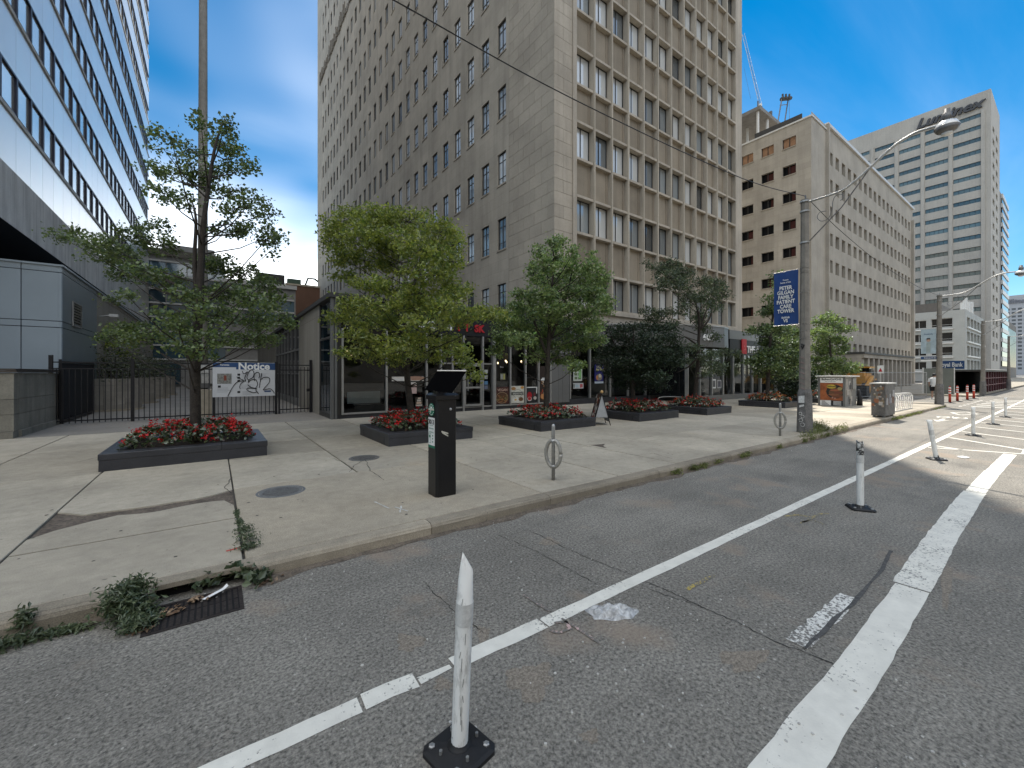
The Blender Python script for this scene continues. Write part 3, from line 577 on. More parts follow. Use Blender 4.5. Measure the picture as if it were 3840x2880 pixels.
for z, c in ((1.75, (.4, .42, .4)), (1.5, (.35, .36, .36)), (1.25, (.1, .22, .38)), (1.05, (.12, .14, .2))): poster(cafe, 9.66, 9.84, z, z+.16, 15.43, cm(*c), [], 'sticker')
poster(cafe, 8.95, 9.2, 1.5, 1.8, 15.43, cm(.22, .22, .21), [('o', .5, .5, .3, .3, cm(.1, .1, .1))], 'sticker')
# metal clad pier between cafe and noodle shop, then the shop under the tower
for a, c in ((13.54, 14.0), (14.01, 14.28), (14.29, 14.76)): MB().box(a, 15.36, .28, c, 15.6, 3.36).build('metal_panel', m_panel, cafe)
noodle = thing('noodle_shop', 'dark glazed shop under the tower between the grey metal pier and the curved canopy', 'shop', (14.8, 15.4, 0))
MB().box(14.8, 15.44, .1, 21.4, 15.7, .42).build('base_wall', m_gran, noodle); MB().box(14.81, 15.36, 3.36, 21.4, 15.58, 4.44).build('fascia', m_panel, noodle)
m2 = [14.85, 16.32, 17.94, 19.5, 21.15]
for x in m2: MB().box(x-.035, 15.37, .43, x+.035, 15.53, 3.36).build('mullion', m_alu, noodle)
for a, c in zip(m2, m2[1:]):
    MB().face([(a+.03, 15.47, .43), (c-.03, 15.47, .43), (c-.03, 15.47, 3.35), (a+.03, 15.47, 3.35)]).build('pane', m_shop, noodle)
MB().box(14, 18, .13, 23, 18.1, 4.4).box(14, 15.75, 3.4, 23, 18, 3.5).box(14, 15.75, .12, 23, 18, .16).build('interior', m_int, noodle)
MB().box(16.4, 15.6, .5, 21, 15.66, 1.25).build('counter', M('grey counter', (.07, .07, .07), .6), noodle)
mn = [('r', .3+.4*i, .15+.2*j, .16, .07, cm(.12, .16, .08)) for i in range(2) for j in range(4)]; poster(noodle, 15.1, 15.75, 1.35, 2.35, 15.43, cm(.5, .53, .47), mn+[('r', .5, .93, .4, .03, cm(.1, .15, .1)), ('r', .75, .4, .15, .25, cm(.2, .42, .15))]); poster(noodle, 15.1, 15.85, .95, 1.24, 15.43, cm(.45, .46, .46), [('r', .72, .5, .05, .35, m_red), ('r', .85, .5, .06, .3, cm(.4, .05, .05)), ('r', .4, .5, .2, .2, cm(.35, .45, .5)), ('r', .08, .5, .04, .35, cm(.05, .08, .05))])
p = poster(noodle, 16.7, 17.4, 1.2, 2.25, 15.43, cm(.012, .014, .12), [('r', .5, .05, .5, .05, cm(.4, .45, .5)), ('o', .5, .32, .35, .18, cm(.2, .18, .14)), ('o', .3, .3, .12, .12, cm(.4, .16, .06)), ('o', .6, .4, .15, .1, cm(.5, .45, .35))]); text('Lobster', .16, (17.05, 15.38, 2.06), 0, cm(.5, .48, .2), p, ext=.002, shear=.2); text('Pad Thai', .17, (17.05, 15.38, 1.9), 0, cm(.5, .48, .2), p, ext=.002, bold=.004, shear=.2)
# curved entrance canopy with the street number
can = thing('entrance_canopy', 'curved grey metal entrance canopy carrying the number 605', 'canopy', (22, 13, 3.2))
pl = [(17.2, 15.3), (18.8, 14.05), (20.4, 13.25), (21.7, 12.62), (23, 12.25), (24.2, 12.2), (25.1, 12.42), (25.7, 12.72)]; z0, z1 = 3.25, 4.45
for a, c in zip(pl, pl[1:]):
    d = Vector((c[0]-a[0], c[1]-a[1])).normalized()*.006
    MB().face([(a[0]+d.x, a[1]+d.y, z0), (c[0]-d.x, c[1]-d.y, z0), (c[0]-d.x, c[1]-d.y+.02, z1), (a[0]+d.x, a[1]+d.y+.02, z1)]).build('metal_panel', m_panel, can)
MB().prism([(x+.01, y+.03) for x, y in pl]+[(25.7, 15.3)], z0+.01, z1-.03).build('core', m_coping, can)
MB().prism([(x, y-.02) for x, y in pl]+[(25.72, 15.3)], z1-.029, z1+.03).build('top_trim', m_alu, can)
text('605', .52, (22.6, 12.30, 3.62), -.277, m_wt, can, 'street_number', ext=.02, bold=.012)
# projecting shop to the right
arc = thing('corner_store', 'projecting glazed store with a black sign band and red square logo beyond the canopy', 'shop', (21.3, 12.75, 0))
MB().box(21.3, 12.75, .1, 37, 13.0, .44).build('base_wall', m_panel, arc); MB().box(25.8, 12.7, 3.9, 37, 15.3, 4.45).build('roof_band', m_panel, arc); MB().box(25.9, 12.72, 2.95, 37, 13.0, 3.89).build('sign_band', m_fasc, arc)
m3 = [21.34, 22.61, 23.91, 25.22, 26.47, 27.81, 29.06, 30.3, 31.5, 32.8, 34.1, 35.5, 36.9]
for x in m3: MB().box(x-.035, 12.76, .441, x+.035, 12.95, 3.2 if x < 25.8 else 2.95).build('mullion', m_alu, arc)
for a, c in zip(m3, m3[1:]): MB().face([(a+.03, 12.86, .45), (c-.03, 12.86, .45), (c-.03, 12.86, 3.2), (a+.03, 12.86, 3.2)]).build('pane', m_shop, arc)
MB().box(36.8, 12.9, .44, 36.95, 15.3, 4).build('side_wall', m_panel, arc); MB().box(21.3, 12.95, .44, 21.36, 15.4, 3.24).build('side_glazing', m_glass, arc)
MB().box(21.4, 15.3, .15, 36.8, 15.4, 3.9).box(21.4, 13, .12, 36.8, 15.3, .16).build('interior', M('store interior', (.09, .085, .08), .8, .3, 1.2), arc)
sh = MB()
for i in range(4): sh.box(28.9+i*.75, 13.5, .5, 29.0+i*.75, 13.9, 2.3)
for z in (.7, 1.1, 1.5, 1.9, 2.3): sh.box(28.9, 13.5, z, 31.2, 13.9, z+.04)
sh.build('shelving', m_wpl, arc)
poster(arc, 24.0, 24.45, .85, 1.4, 12.84, m_wt, [('r', .5, .5, .35, .35, cm(.12, .12, .12))]); poster(arc, 24.6, 25.1, .85, 1.35, 12.84, cm(.4, .4, .4), [('r', .5, .5, .35, .35, cm(.1, .1, .12))])
lg = MB().box(27.35, 12.66, 3.0, 27.95, 12.71, 3.95).build('logo_square', m_red, arc); text('A', .62, (27.65, 12.65, 3.14), 0, M('pale red', (.5, .1, .1), .5), lg, ext=.005)
text('THE A', .62, (28.05, 12.7, 3.1), 0, m_wt, arc, ext=.02, bold=.015, align='LEFT')
# ================================================================ pale panelled tower on the left
GX = -6.0; gt = thing('panelled_tower', 'pale blue-white metal clad tower with dark framed ribbon windows on the left', 'building', (GX, 20, 0))
GB = [20.33+1.47*k for k in range(-3, 29)]; GE = GB[-1]+.27
MB().box(-34, GB[0], 7.3, GX-.12, GE, 62).build('core', m_white, gt)
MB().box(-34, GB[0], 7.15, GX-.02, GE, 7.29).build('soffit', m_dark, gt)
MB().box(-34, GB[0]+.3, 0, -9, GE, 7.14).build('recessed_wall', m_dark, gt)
m_gconc = M('weathered precast', (.72, .72, .70), .85, .1, 1, .08, 20, streak=.35, rnd=.06)
pm0 = MB().box(0, -.0, 0, 1.452, .1, 2.03).mesh('precast_panel', m_gconc); pm1 = MB().box(0, 0, 0, 1.452, .1, 2.2).mesh('spandrel_panel', m_white)
wg = MB().box(0, -.03, 0, 1.47, .1, .07).box(0, -.03, 1.45, 1.47, .1, 1.53).box(-.07, -.04, .07, .07, .1, 1.45).mesh('window', m_navy); wp = MB().face([(.07, .03, .07), (1.40, .03, .07), (1.40, .03, 1.45), (.07, .03, 1.45)]).mesh('pane', m_gglass)
slm = MB().box(0, -.05, -.14, 1.47, .1, -.005).mesh('sill', m_gconc)
for y in GB[:-1]:
    inst(pm0, 'precast_panel', gt, (GX, y+.009, 7.16), PI/2)
    for n in range(12):
        s = 11.28+3.72*n
        if inview(GX, y+.7, s-2, 420): inst(pm1, 'spandrel_panel', gt, (GX, y+.009, s-2.2-.03 if n else s-2.08), PI/2, None if n else (1, 1, .9))
        if inview(GX, y+.7, s, 420):
            o = inst(wg, 'window', gt, (GX, y, s), PI/2); inst(wp, 'pane', o); inst(slm, 'sill', o)
MB().lathe((-7.2, 22.2, 4.8), [(.45, 0), (.45, 2.36)], 20).build('round_column', M('grey column', (.14, .15, .16), .5), gt, True)
MB().lathe((-7.2, 33, .1), [(.45, 0), (.45, 7.05)], 20).build('round_column', M('grey column', (.14, .15, .16), .5), gt, True)
# ---- low blue-grey annex
m_blue = M('blue grey panel', (.33, .39, .43), .38, .05, 1.2, .04, 150, rnd=.04, ior=1.5); m_teal = M('dark grey panel', (.19, .225, .235), .4, .06, 1.2, .04, 150, rnd=.05)
an = thing('clad_annex', 'low blue-grey panelled annex under the pale tower behind the stone wall', 'building', (-4.15, 20, 0))
MB().box(-24, 20.06, .1, -4.21, 46, 5.28).build('core', m_navy, an)
xs = [-4.15, -4.22, -5.05, -6.6, -8.2, -9.8, -11.4]; zs = [.13, 3.28, 3.49, 5.12, 5.33]
for x1, x0 in zip(xs, xs[1:]):
    for a, c in zip(zs, zs[1:]): MB().box(x0+.012, 20, a+.012, x1-.012, 20.1, c-.012).build('cladding_panel', m_blue, an)
ys = [20.0, 20.14, 25.1, 30, 35, 40, 45]
for y0, y1 in zip(ys, ys[1:]):
    for a, c in zip(zs, zs[1:]): MB().box(-4.27, y0+.012, a+.012, -4.15, y1-.012, c-.012).build('cladding_panel', m_blue if y1 < 21 else m_teal if y0 < 25 else m_spod, an)
MB().box(-24, 19.96, 5.32, -4.1, 46.2, 5.38).build('roof_coping', m_blue, an)
lv = MB().box(-4.14, 21.2, 3.45, -4.10, 21.25, 4.35).box(-4.14, 22.35, 3.45, -4.10, 22.4, 4.35).box(-4.14, 21.25, 4.3, -4.10, 22.35, 4.35).box(-4.14, 21.25, 3.45, -4.10, 22.35, 3.5).build('vent_frame', m_alu, an)
MB().box(-4.148, 21.25, 3.5, -4.14, 22.35, 4.3).build('vent_back', m_dark, lv)
for i in range(8): MB().face([(-4.135, 21.25, 3.52+.1*i), (-4.135, 22.35, 3.52+.1*i), (-4.09, 22.35, 3.56+.1*i), (-4.09, 21.25, 3.56+.1*i)]).build('slat', m_alu, lv)
fl = MB().tube([(-4.15, 25.4, 4.25), (-3.75, 25.4, 4.35)], .03, 8).build('floodlight', m_alu, an); MB().box(-3.8, 25.3, 4.28, -3.5, 25.5, 4.4).build('lamp_head', m_wpl, fl)
# ---- stone retaining wall
sw = thing('stone_wall', 'low weathered stone block wall with a dark cap at the end of the fence', 'wall', (-4.05, 15.6, 0))
m_ws = M('weathered limestone', (.25, .235, .195), .9, .18, 1.6, .1, 30, .3, 60, rnd=.07, streak=.3)
def rowx(z0, z1, cuts, e=0):
    for a, c in zip(cuts, cuts[1:]): MB().box(a+.004, 15.58-e, z0+.004, c-.004, 15.9, z1-.004).build('stone_block', m_ws, sw)
def rowy(z0, z1, cuts, e=0):
    for a, c in zip(cuts, cuts[1:]): MB().box(-4.35, a+.004, z0+.004, -4.05+e, c-.004, z1-.004).build('stone_block', m_ws, sw)
rowx(.1, .30, [-9, -6.5, -4.05], .05); rowy(.1, .30, [15.9, 17.8, 19.2], .05)
for z0, z1, k in ((.30, .72, 0), (.72, 1.10, 1), (1.10, 1.76, 0)):
    rowx(z0, z1, [-9, -7.6, -6.2, -5.0, -4.05] if k == 0 else [-9, -7, -5.6, -4.5, -4.3, -4.05]); rowy(z0, z1, [15.9, 17.4, 19.2] if k == 0 else [15.9, 16.8, 18.6, 19.2])
MB().box(-9, 15.54, 1.77, -4.0, 15.95, 1.82).box(-4.4, 15.95, 1.77, -4.0, 19.2, 1.82).box(-9, 15.56, 1.825, -4.02, 15.95, 1.87).box(-4.4, 15.95, 1.825, -4.02, 19.2, 1.87).build('cap', M('brown metal cap', (.06, .05, .042), .5), sw)
MB().box(-9, 15.7, .1, -4.3, 19.3, 1.76).build('core', m_joint, sw)
# ---- iron fence with gate
FY = 18.75; fe = thing('iron_fence', 'black iron picket fence closing the alley between stone wall and cafe', 'fence', (-4.1, FY, .13))
for x, h in ((-4.12, 2.32), (-2.24, 2.25), (-.02, 2.2), (1.98, 2.2)): MB().box(x-.045, FY-.045, .12, x+.045, FY+.045, h).build('post', m_black, fe)
for a, c in ((-4.07, -2.29), (-2.19, -.07), (.03, 1.93)):
    for z in (2.10, 1.90, .24): MB().box(a, FY-.02, z-.02, c, FY+.02, z+.02).build('rail', m_black, fe)
pk = MB().box(-.011, -.011, 0, .011, .011, 1.76).mesh('picket', m_black); x = -4.0
while x < 1.95:
    if min(abs(x-q) for q in (-4.12, -2.24, -.02, 1.98)) > .06: inst(pk, 'picket', fe, (x, FY-.0005, .16))
    x += .137
ga = thing('iron_gate', 'narrow black iron gate between the notice board and the cafe wall', 'gate', (2.05, FY, .13))
for x in (2.09, 3.24): MB().box(x-.03 if x < 3 else x-.05, FY-.04, .14, x+.03 if x < 3 else x+.05, FY+.04, 2.14 if x < 3 else 2.3).build('post', m_black, ga)
for z in (2.08, 1.88, .3): MB().box(2.12, FY-.02, z-.02, 3.19, FY+.02, z+.02).build('rail', m_black, ga)
for i in range(8): inst(pk, 'picket', ga, (2.22+.13*i, FY-.0005, .16), scale=(1, 1, 1.05))
MB().box(3.08, FY-.05, 1.0, 3.2, FY-.02, 1.12).build('latch', m_black, ga)
gl = thing('screened_gate', 'open black gate leaf with an opaque screen behind the fence', 'gate', (-4.0, 19.2, .13))
MB().box(-4.0, 19.1, .25, -3.97, 23.4, 2.08).build('screen', m_dark, gl); MB().box(-4.02, 19.05, .15, -3.95, 19.1, 2.2).box(-4.02, 23.4, .15, -3.95, 23.46, 2.2).box(-4.02, 19.1, .17, -3.95, 23.4, .24).box(-4.02, 19.1, 2.09, -3.95, 23.4, 2.15).build('frame', m_black, gl)
# notice board
nb = thing('notice_board', 'white city notice board with blue header and black graffiti on the fence', 'sign', (.94, FY-.06, .87)); yb = FY-.065
m_nblue = M('notice blue', (.02, .06, .16), .6, .1); m_npr = M('notice grey print', (.3, .31, .33), .7, .1)
MB().box(-.06, yb, .87, 1.94, yb+.02, 2.16).build('board', M('notice white', (.56, .57, .58), .6, .05), nb)
MB().face([(-.05, yb-.002, 1.98), (.66, yb-.002, 1.98), (.66, yb-.002, 2.15), (-.05, yb-.002, 2.15)]).build('header', m_nblue, nb); MB().face([(.66, yb-.0025, 1.90), (1.94, yb-.0025, 1.88), (1.94, yb-.0025, 2.15), (.66, yb-.0025, 2.15)]).build('header', m_nblue, nb)
text('Notice', .37, (1.24, yb-.006, 1.9), 0, m_wt, nb, ext=.002, bold=.012, sx=1.0); text('Toronto', .085, (.3, yb-.005, 2.04), 0, m_wt, nb, ext=.001, bold=.002)
MB().face([(.08, yb-.002, 1.36), (.52, yb-.002, 1.36), (.52, yb-.002, 1.74), (.08, yb-.002, 1.74)]).build('map', M('aerial map', (.2, .2, .18), .7, .5, 18, .3, 60), nb); MB().face([(.28, yb-.004, 1.48), (.36, yb-.004, 1.48), (.36, yb-.004, 1.67), (.28, yb-.004, 1.67)]).build('map_site', M('map red', (.2, .05, .03), .7), nb)
for (a, c, z, h) in [(.82, 1.75, 1.72-.05*i, .014) for i in range(5)]+[(.82, 1.3, 1.3-.045*i, .012) for i in range(4)]+[(.08, .5, 1.2-.05*i, .012) for i in range(4)]+[(.86, 1.25, 1.05-.04*i, .012) for i in range(4)]:
    MB().face([(a, yb-.002, z), (c-random.uniform(0, .2), yb-.002, z), (c-random.uniform(0, .2), yb-.002, z+h), (a, yb-.002, z+h)]).build('print_line', m_npr, nb)
for (x, z) in ((.7, 1.66), (.7, 1.54), (.7, 1.42), (.1, 1.22), (.7, 1.0)): MB().face([(x, yb-.0025, z), (x+.09, yb-.0025, z), (x+.09, yb-.0025, z+.08), (x, yb-.0025, z+.08)]).build('icon', m_bk, nb)
MB().face([(1.58, yb-.0025, 1.02), (1.8, yb-.0025, 1.02), (1.8, yb-.0025, 1.08), (1.58, yb-.0025, 1.08)]).build('print_block', m_nblue, nb)
G = lambda pts: [(-.06+(x-360)/866*2.0, yb-.008, 2.16-(y-225)/465*1.29) for x, y in pts]
def smooth(P, n=5):
    out = []
    for i in range(len(P)-1):
        p0, p1, p2, p3 = [Vector(P[max(0, min(len(P)-1, k))]) for k in (i-1, i, i+1, i+2)]
        for k in range(n):
            t = k/n; out.append(.5*((2*p1)+(-p0+p2)*t+(2*p0-5*p1+4*p2-p3)*t*t+(-p0+3*p1-3*p2+p3)*t**3))
    return out+[Vector(P[-1])]
for g_ in ([(755, 340), (780, 380), (830, 350), (790, 430), (800, 480), (680, 420)], [(800, 475), (690, 490), (620, 570), (560, 680)], [(800, 470), (740, 510), (720, 560), (730, 585)], [(850, 470), (820, 430), (850, 350), (890, 320), (920, 370), (900, 430), (850, 460), (840, 500), (870, 470), (940, 460), (970, 520), (940, 580), (880, 565), (830, 530)], [(930, 480), (920, 420), (940, 370), (985, 360), (1000, 410), (985, 440)], [(1030, 370), (1010, 480), (995, 575)], [(1010, 470), (1060, 430), (1140, 440), (1140, 500), (1070, 580), (1060, 605), (1150, 590), (1200, 630), (1215, 660)], [(960, 590), (850, 575), (820, 600), (900, 640), (960, 630), (940, 600), (985, 660)]):
    MB().tube(smooth(G(g_)), .013, 5).build('graffiti_stroke', m_bk, nb)
# ---- tall concrete mast behind the tree
lm = thing('tall_concrete_mast', 'tall tapering concrete light mast rising behind the ginkgo by the fence', 'light mast', (-.35, 19.55, .13))
MB().tube([(-.36, 19.55, .13), (-.36, 19.55, 8), (-.335, 19.55, 27)], [.17, .155, .10], 14).build('shaft', m_conp, lm, True)
MB().cbox(-.62, 19.2, .1, -.08, 19.9, 1.15, .02).build('pedestal', m_conc, lm)
bx = MB().cbox(-.52, 19.22, 1.2, -.14, 19.45, 2.12, .02).build('junction_box', m_alud, lm)
for z0, z1, x0, x1 in ((1.75, 2.05, -.42, -.18), (1.38, 1.72, -.40, -.17)): MB().box(x0, 19.21, z0, x1, 19.218, z1).build('torn_bill', M('torn paper', (.45, .44, .41), .8, .3, 12), bx)
# ---- rounded block planters in the alley with shrubs
m_rblk = M('split face block', (.27, .245, .205), .9, .15, 3, .12, 40, .5, 50, rnd=.1)
for q, (cx, cy, dn) in enumerate(((-3.75, 25.3, 'nearest the open gate'), (-3.65, 30.2, 'second along the alley wall'), (-3.5, 35.5, 'third along the alley wall'), (-3.4, 40.5, 'farthest along the alley wall'))):
    rp = thing('rounded_planter', 'rounded stone block planter '+dn, 'planter', (cx, cy, .13), group='rounded planters along the alley')
    r = 1.05 if q == 0 else 1.0; n = 12
    for j in range(5):
        for i in range(n):
            a0 = -PI*.62+PI*1.24*i/n+.006; a1 = -PI*.62+PI*1.24*(i+1)/n-.006; z0 = .12+.28*j
            if q > 1 and i % 2: continue
            if q > 1: a1 += PI*1.24/n
            MB().prism([(cx+r*math.cos(a0), cy+r*math.sin(a0)), (cx+r*math.cos(a1), cy+r*math.sin(a1)), (cx+(r-.2)*math.cos(a1), cy+(r-.2)*math.sin(a1)), (cx+(r-.2)*math.cos(a0), cy+(r-.2)*math.sin(a0))], z0, z0+.272).build('wall_block', m_rblk, rp)
    MB().lathe((cx, cy, .12), [(r-.15, 0), (r-.15, 1.3)], 16).build('soil', m_soil, rp)
    MB().lathe((cx, cy, .11), [(r+.12, 0), (r+.12, .09)], 20).build('footing', m_kerb, rp)
# ---- buildings closing the alley
at_ = thing('glass_atrium_building', 'grey building with blue-green glazing and white horizontal fins closing the alley', 'building', (0, 62, 0))
m_agl = glass('atrium glass', (.06, .11, .14), .05, 1.9, .5)
MB().box(-7, 62.3, .1, .6, 80, 16.0).build('core', M('grey cladding', (.3, .29, .27), .6, .1), at_); MB().box(.6, 62.3, .1, 8.9, 80, 13.4).build('side_wing', M('grey cladding', (.3, .29, .27), .6, .1), at_)
for j in range(8):
    z = 3.4+1.62*j; MB().box(-6.5, 62.0, z-.1, 8.7 if j < 6 else .5, 62.3, z+.08).build('fin', m_wpl, at_)
    for i in range(8):
        x = -6.4+1.9*i
        if j < 7 and (i < 4 or (i > 4 and 2 < j < 5)): MB().box(x, 62.2, z+.1, x+1.8, 62.32, z+1.5).build('glazing', m_agl, at_)
MB().box(-7.2, 61.9, 15.4, .7, 62.3, 16.1).build('parapet', M('olive parapet', (.16, .15, .12), .7), at_); MB().box(.7, 61.9, 13.0, 9.0, 62.3, 13.5).build('parapet', m_wpl, at_); MB().box(-5, 63, 16.0, 0, 68, 17.0).build('penthouse', M('grey plant', (.35, .35, .34), .7), at_); MB().box(4.6, 64, 13.4, 7.8, 66, 15.2).build('roof_plant', m_coping, at_)
for i in range(4): MB().box(-5.6+3.6*i, 61.95, .5, -3.2+3.6*i, 62.35, 3.0).build('ground_window', m_wpl if i % 2 else m_agl, at_)
m_brick = stone('red brown brick', (.19, .105, .07), .24, .08, .12, .8, .1)
bk = thing('brick_block', 'small red-brown brick building with one window beside the tower', 'building', (9, 72, 0))
MB().box(9.05, 72, .1, 20, 84, 15.5).build('wall', m_brick, bk); MB().box(8.9, 71.85, 15.5, 20, 84, 15.75).build('coping', m_conc, bk)
wn = MB().box(11.9, 71.94, 10.2, 12.95, 71.99, 12.1).build('window', m_frame, bk)
for z in (10.3, 10.95, 11.55): MB().box(12.0, 71.92, z, 12.85, 71.935, z+.5).build('pane', m_glass, wn)
MB().box(11.8, 71.85, 10.05, 13.05, 71.99, 10.2).build('sill', m_conc, wn)
b = MB().box(9.3, 73, 15.7, 11.2, 74, 16.7); b.prism([(11.5, 73), (14.5, 73), (14.5, 74), (11.5, 74)], 15.7, 16.0).tube([(11.9, 73.5, 16), (12.3, 73.5, 17.2), (13.3, 73.5, 17.2), (14.8, 73.5, 16)], .15, 6); b.build('roof_plant', M('green plant', (.03, .06, .045), .6), bk)
# ================================================================ buildings along the street to the right
de = thing('gutted_building', 'tan stone eight storey building being gutted with empty window openings', 'building', (47.3, 15.4, 0))
dz = [2.25+2.79*k for k in range(1, 9)]; dl = [17.31+2.02*i for i in range(6)]; DE = 31.0; DX = 88.85
hl = [(DE-y-.6, DE-y+.6, z+.13, z+1.13, .3) for y in dl for z in dz]
facade('side_wall', de, m_dstone, (47.3, DE, 0), -PI/2, DE-15.4, .1, 26.9, hl)
dc = [52.7+1.995*i for i in range(18)]; hs = [(x-47.3-.56, x-47.3+.56, z, z+1.33, .35) for x in dc for z in [1.0+2.84*k for k in range(1, 9)]]
facade('street_wall', de, m_dstone2, (47.3, 15.4, 0), 0, DX-47.3, .1, 27.4, hs)
MB().box(47.7, 16, .1, 88.7, 30.8, 26.4).build('core', m_dark, de); MB().box(47.32, 15.42, 26.5, DX-.02, 30.9, 26.9).box(88.5, 15.5, .1, 88.8, 30.8, 26.5).build('roof_slab', m_dstone, de)
MB().box(51.2, 15.12, .1, 51.55, 15.39, 27.5).build('pilaster', m_dstone2, de); MB().box(88.0, 15.1, .1, 88.85, 15.39, 25.6).build('pilaster', m_dstone2, de)
MB().box(51.4, 15.2, 27.4, 88.9, 15.7, 27.72).box(47.2, 15.3, 26.9, 51.3, 15.7, 27.05).box(47.2, 15.7, 26.9, 47.6, 31, 27.05).build('coping', m_wpl, de)
m_ply = M('plywood', (.36, .2, .11), .8, .25, 3, rnd=.2); m_reds = M('oxide red shade', (.06, .015, .012), .9, .2)
for i, y in enumerate(dl):
    for k, z in enumerate(dz):
        if not inview(47.3, y, z, 60): continue
        o = MB().box(47.42, y-.6, z+.13, 47.5, y-.55, z+1.13).box(47.42, y+.55, z+.13, 47.5, y+.6, z+1.13).box(47.42, y-.03, z+.15, 47.48, y+.03, z+1.12).build('window', m_frame, de)
        MB().box(47.22, y-.64, z+.05, 47.4, y+.64, z+.125).build('sill', m_tpier, o)
        if k == 7: MB().face([(47.46, y+.55, z+.14), (47.46, y-.55, z+.14), (47.46, y-.55, z+1.12), (47.46, y+.55, z+1.12)]).build('boarding', m_ply, o)
        elif random.random() < .5: MB().box(47.55, y-.5, z+.2, 47.6, y+random.uniform(-.3, .2), z+1.0).build('debris', m_reds, o)
wd = MB().box(0, 0, 0, .05, .06, 1.33).box(1.07, 0, 0, 1.12, .06, 1.33).box(.05, 0, 1.27, 1.07, .06, 1.33).box(.53, 0, .0, .58, .05, 1.27).mesh('window', m_tpier); wk = MB().face([(.05, .04, 0), (1.07, .04, 0), (1.07, .04, 1.27), (.05, .04, 1.27)]).mesh('pane', glass('dusty glass', (.045, .04, .034), .25, 1.45, .6, ((.012, .011, .011), .35)))
for x in dc:
    for k in range(1, 9):
        o = inst(wd, 'window', de, (x-.56, 15.62, 1.0+2.84*k)); inst(wk, 'pane', o)
po = thing('stone_portico', 'low stone portico of square columns in front of the gutted building', 'portico', (53.7, 13, 0))
MB().box(53.5, 12.8, 3.75, 75, 15.35, 3.95).build('roof_slab', m_coping, po); MB().box(53.6, 12.9, 3.35, 74.9, 15.35, 3.749).build('beam', m_dstone, po); MB().box(53.6, 13.1, .1, 54.6, 15.35, 3.349).build('end_wall', m_dstone, po)
for i in range(11): MB().box(55.3+1.85*i, 12.95, .1, 55.85+1.85*i, 13.45, 3.349).build('column', m_dstone, po)
MB().box(54.7, 15.1, .1, 74.8, 15.3, 3.3).build('back_wall', m_reds, po)
# roof-top works seen above it
rw = thing('raised_formwork_deck', 'grey concrete deck propped on pale posts above the gutted roof', 'formwork', (50, 22, 27))
MB().box(49.5, 21.0, 31.4, 56, 29.0, 31.8).build('deck', M('formwork grey', (.2, .19, .175), .8, .15), rw)
for i in range(4):
    for k in range(3): MB().tube([(49.9+k*2.4, 21.4+i*2.2, 26.9), (49.9+k*2.4, 21.4+i*2.2, 31.4)], .15, 6).build('prop', m_wpl, rw)
b = MB()
for i in range(26): x, y = random.uniform(50, 55), random.uniform(21.4, 28.5); b.box(x, y, 31.8, x+random.uniform(.1, .7), y+random.uniform(.05, .3), 31.8+random.uniform(.2, 1.5))
b.build('stacked_material', m_alud, rw); MB().box(48.2, 16.5, 27.05, 48.3, 21, 28.1).build('parapet_boards', m_coping, rw)
def lattice(b, p, q, wd, n, r):
    p, q = Vector(p), Vector(q); d = (q-p); s = d.cross(Vector((.3, .8, .1))).normalized()*wd; e = d.normalized().cross(s)
    ch = [p+s, p-s*.5+e*.87, p-s*.5-e*.87]
    for c in ch: b.tube([c, c+d], r, 4)
    for i in range(n):
        a = d*(i/n); c_ = d*((i+1)/n)
        for k in range(3): b.tube([ch[k]+a, ch[(k+1) % 3]+c_], r*.6, 3)
cr_ = thing('crane_boom', 'thin pale lattice crane boom leaning up beside the tower edge', 'crane', (95, 38, 0))
b = MB(); P0 = at(2850, 392, 85); P1 = at(2786, 128, 92); lattice(b, P0, P1, .28, 16, .035); b.build('boom', m_galv, cr_); b = MB(); b.tube([at(2851, 392, 85), at(2800, 180, 90)], .03, 3).tube([at(2815, 370, 85), at(2790, 255, 88)], .025, 3); b.build('cable', m_alud, cr_); MB().tube([P0, (P0.x, P0.y, .1)], .4, 6).build('mast', m_wpl, cr_)
hf = thing('hoist_frame', 'small steel hoist frame standing above the gutted roof against the sky', 'hoist', (58, 20, 26))
a, c, e, g_ = at(2915, 470, 62), at(2933, 362, 62), at(2943, 455, 63), at(2957, 362, 63)
b = MB(); b.tube([a, c], .09, 5).tube([e, g_], .09, 5).tube([at(2925, 395, 62), at(2952, 392, 63)], .06, 5); b.build('legs', m_alud, hf); b = MB(); b.tube([at(2930, 372, 62), at(2965, 368, 63)], .28, 6)
for u in (2935, 2947, 2960): b.tube([at(u, 370, 62), at(u, 353, 62)], .14, 5)
b.build('head', m_coping, hf); MB().tube([at(2959, 365, 63), at(2960, 445, 63)], .03, 3).build('cable', m_alud, hf)
# ---- tall slab with ribbon windows and rooftop lettering
lu = thing('lettered_office_slab', 'tall pale concrete office slab with green ribbon windows and dark rooftop lettering', 'building', (167, 15.4, 0))
LY0, LYE, LZ = 13.8, 50.0, 77.4; lr = [67.6-3.27*k for k in range(20)]; lc = [(15.6, 20.7), (21.7, 26.3), (27.3, 31.9), (33, 37.5), (38.8, 43.2)]
facade('side_wall', lu, m_lum, (167, LYE, 0), -PI/2, LYE-LY0, .1, LZ, [(LYE-c, LYE-a, z, z+1.15, .3) for a, c in lc for z in [70.75]+lr], .3)
wl = {}
for a, c in lc:
    for z in [70.75]+lr:
        if not inview(167, c, z, 40): continue
        k = round(c-a, 2)
        if k not in wl: wl[k] = winmesh(k, 1.15, .07, [k*i/5 for i in range(1, 5)], (), .1, m_frame, m_lglass)
        addwin(wl[k], lu, (167.25, c, z), -PI/2)
for y in (15.2, 21.2, 26.8, 32.45, 38.1): MB().box(166.75, y-.35, .1, 166.99, y+.35, 72.5).build('pier', m_lum, lu)
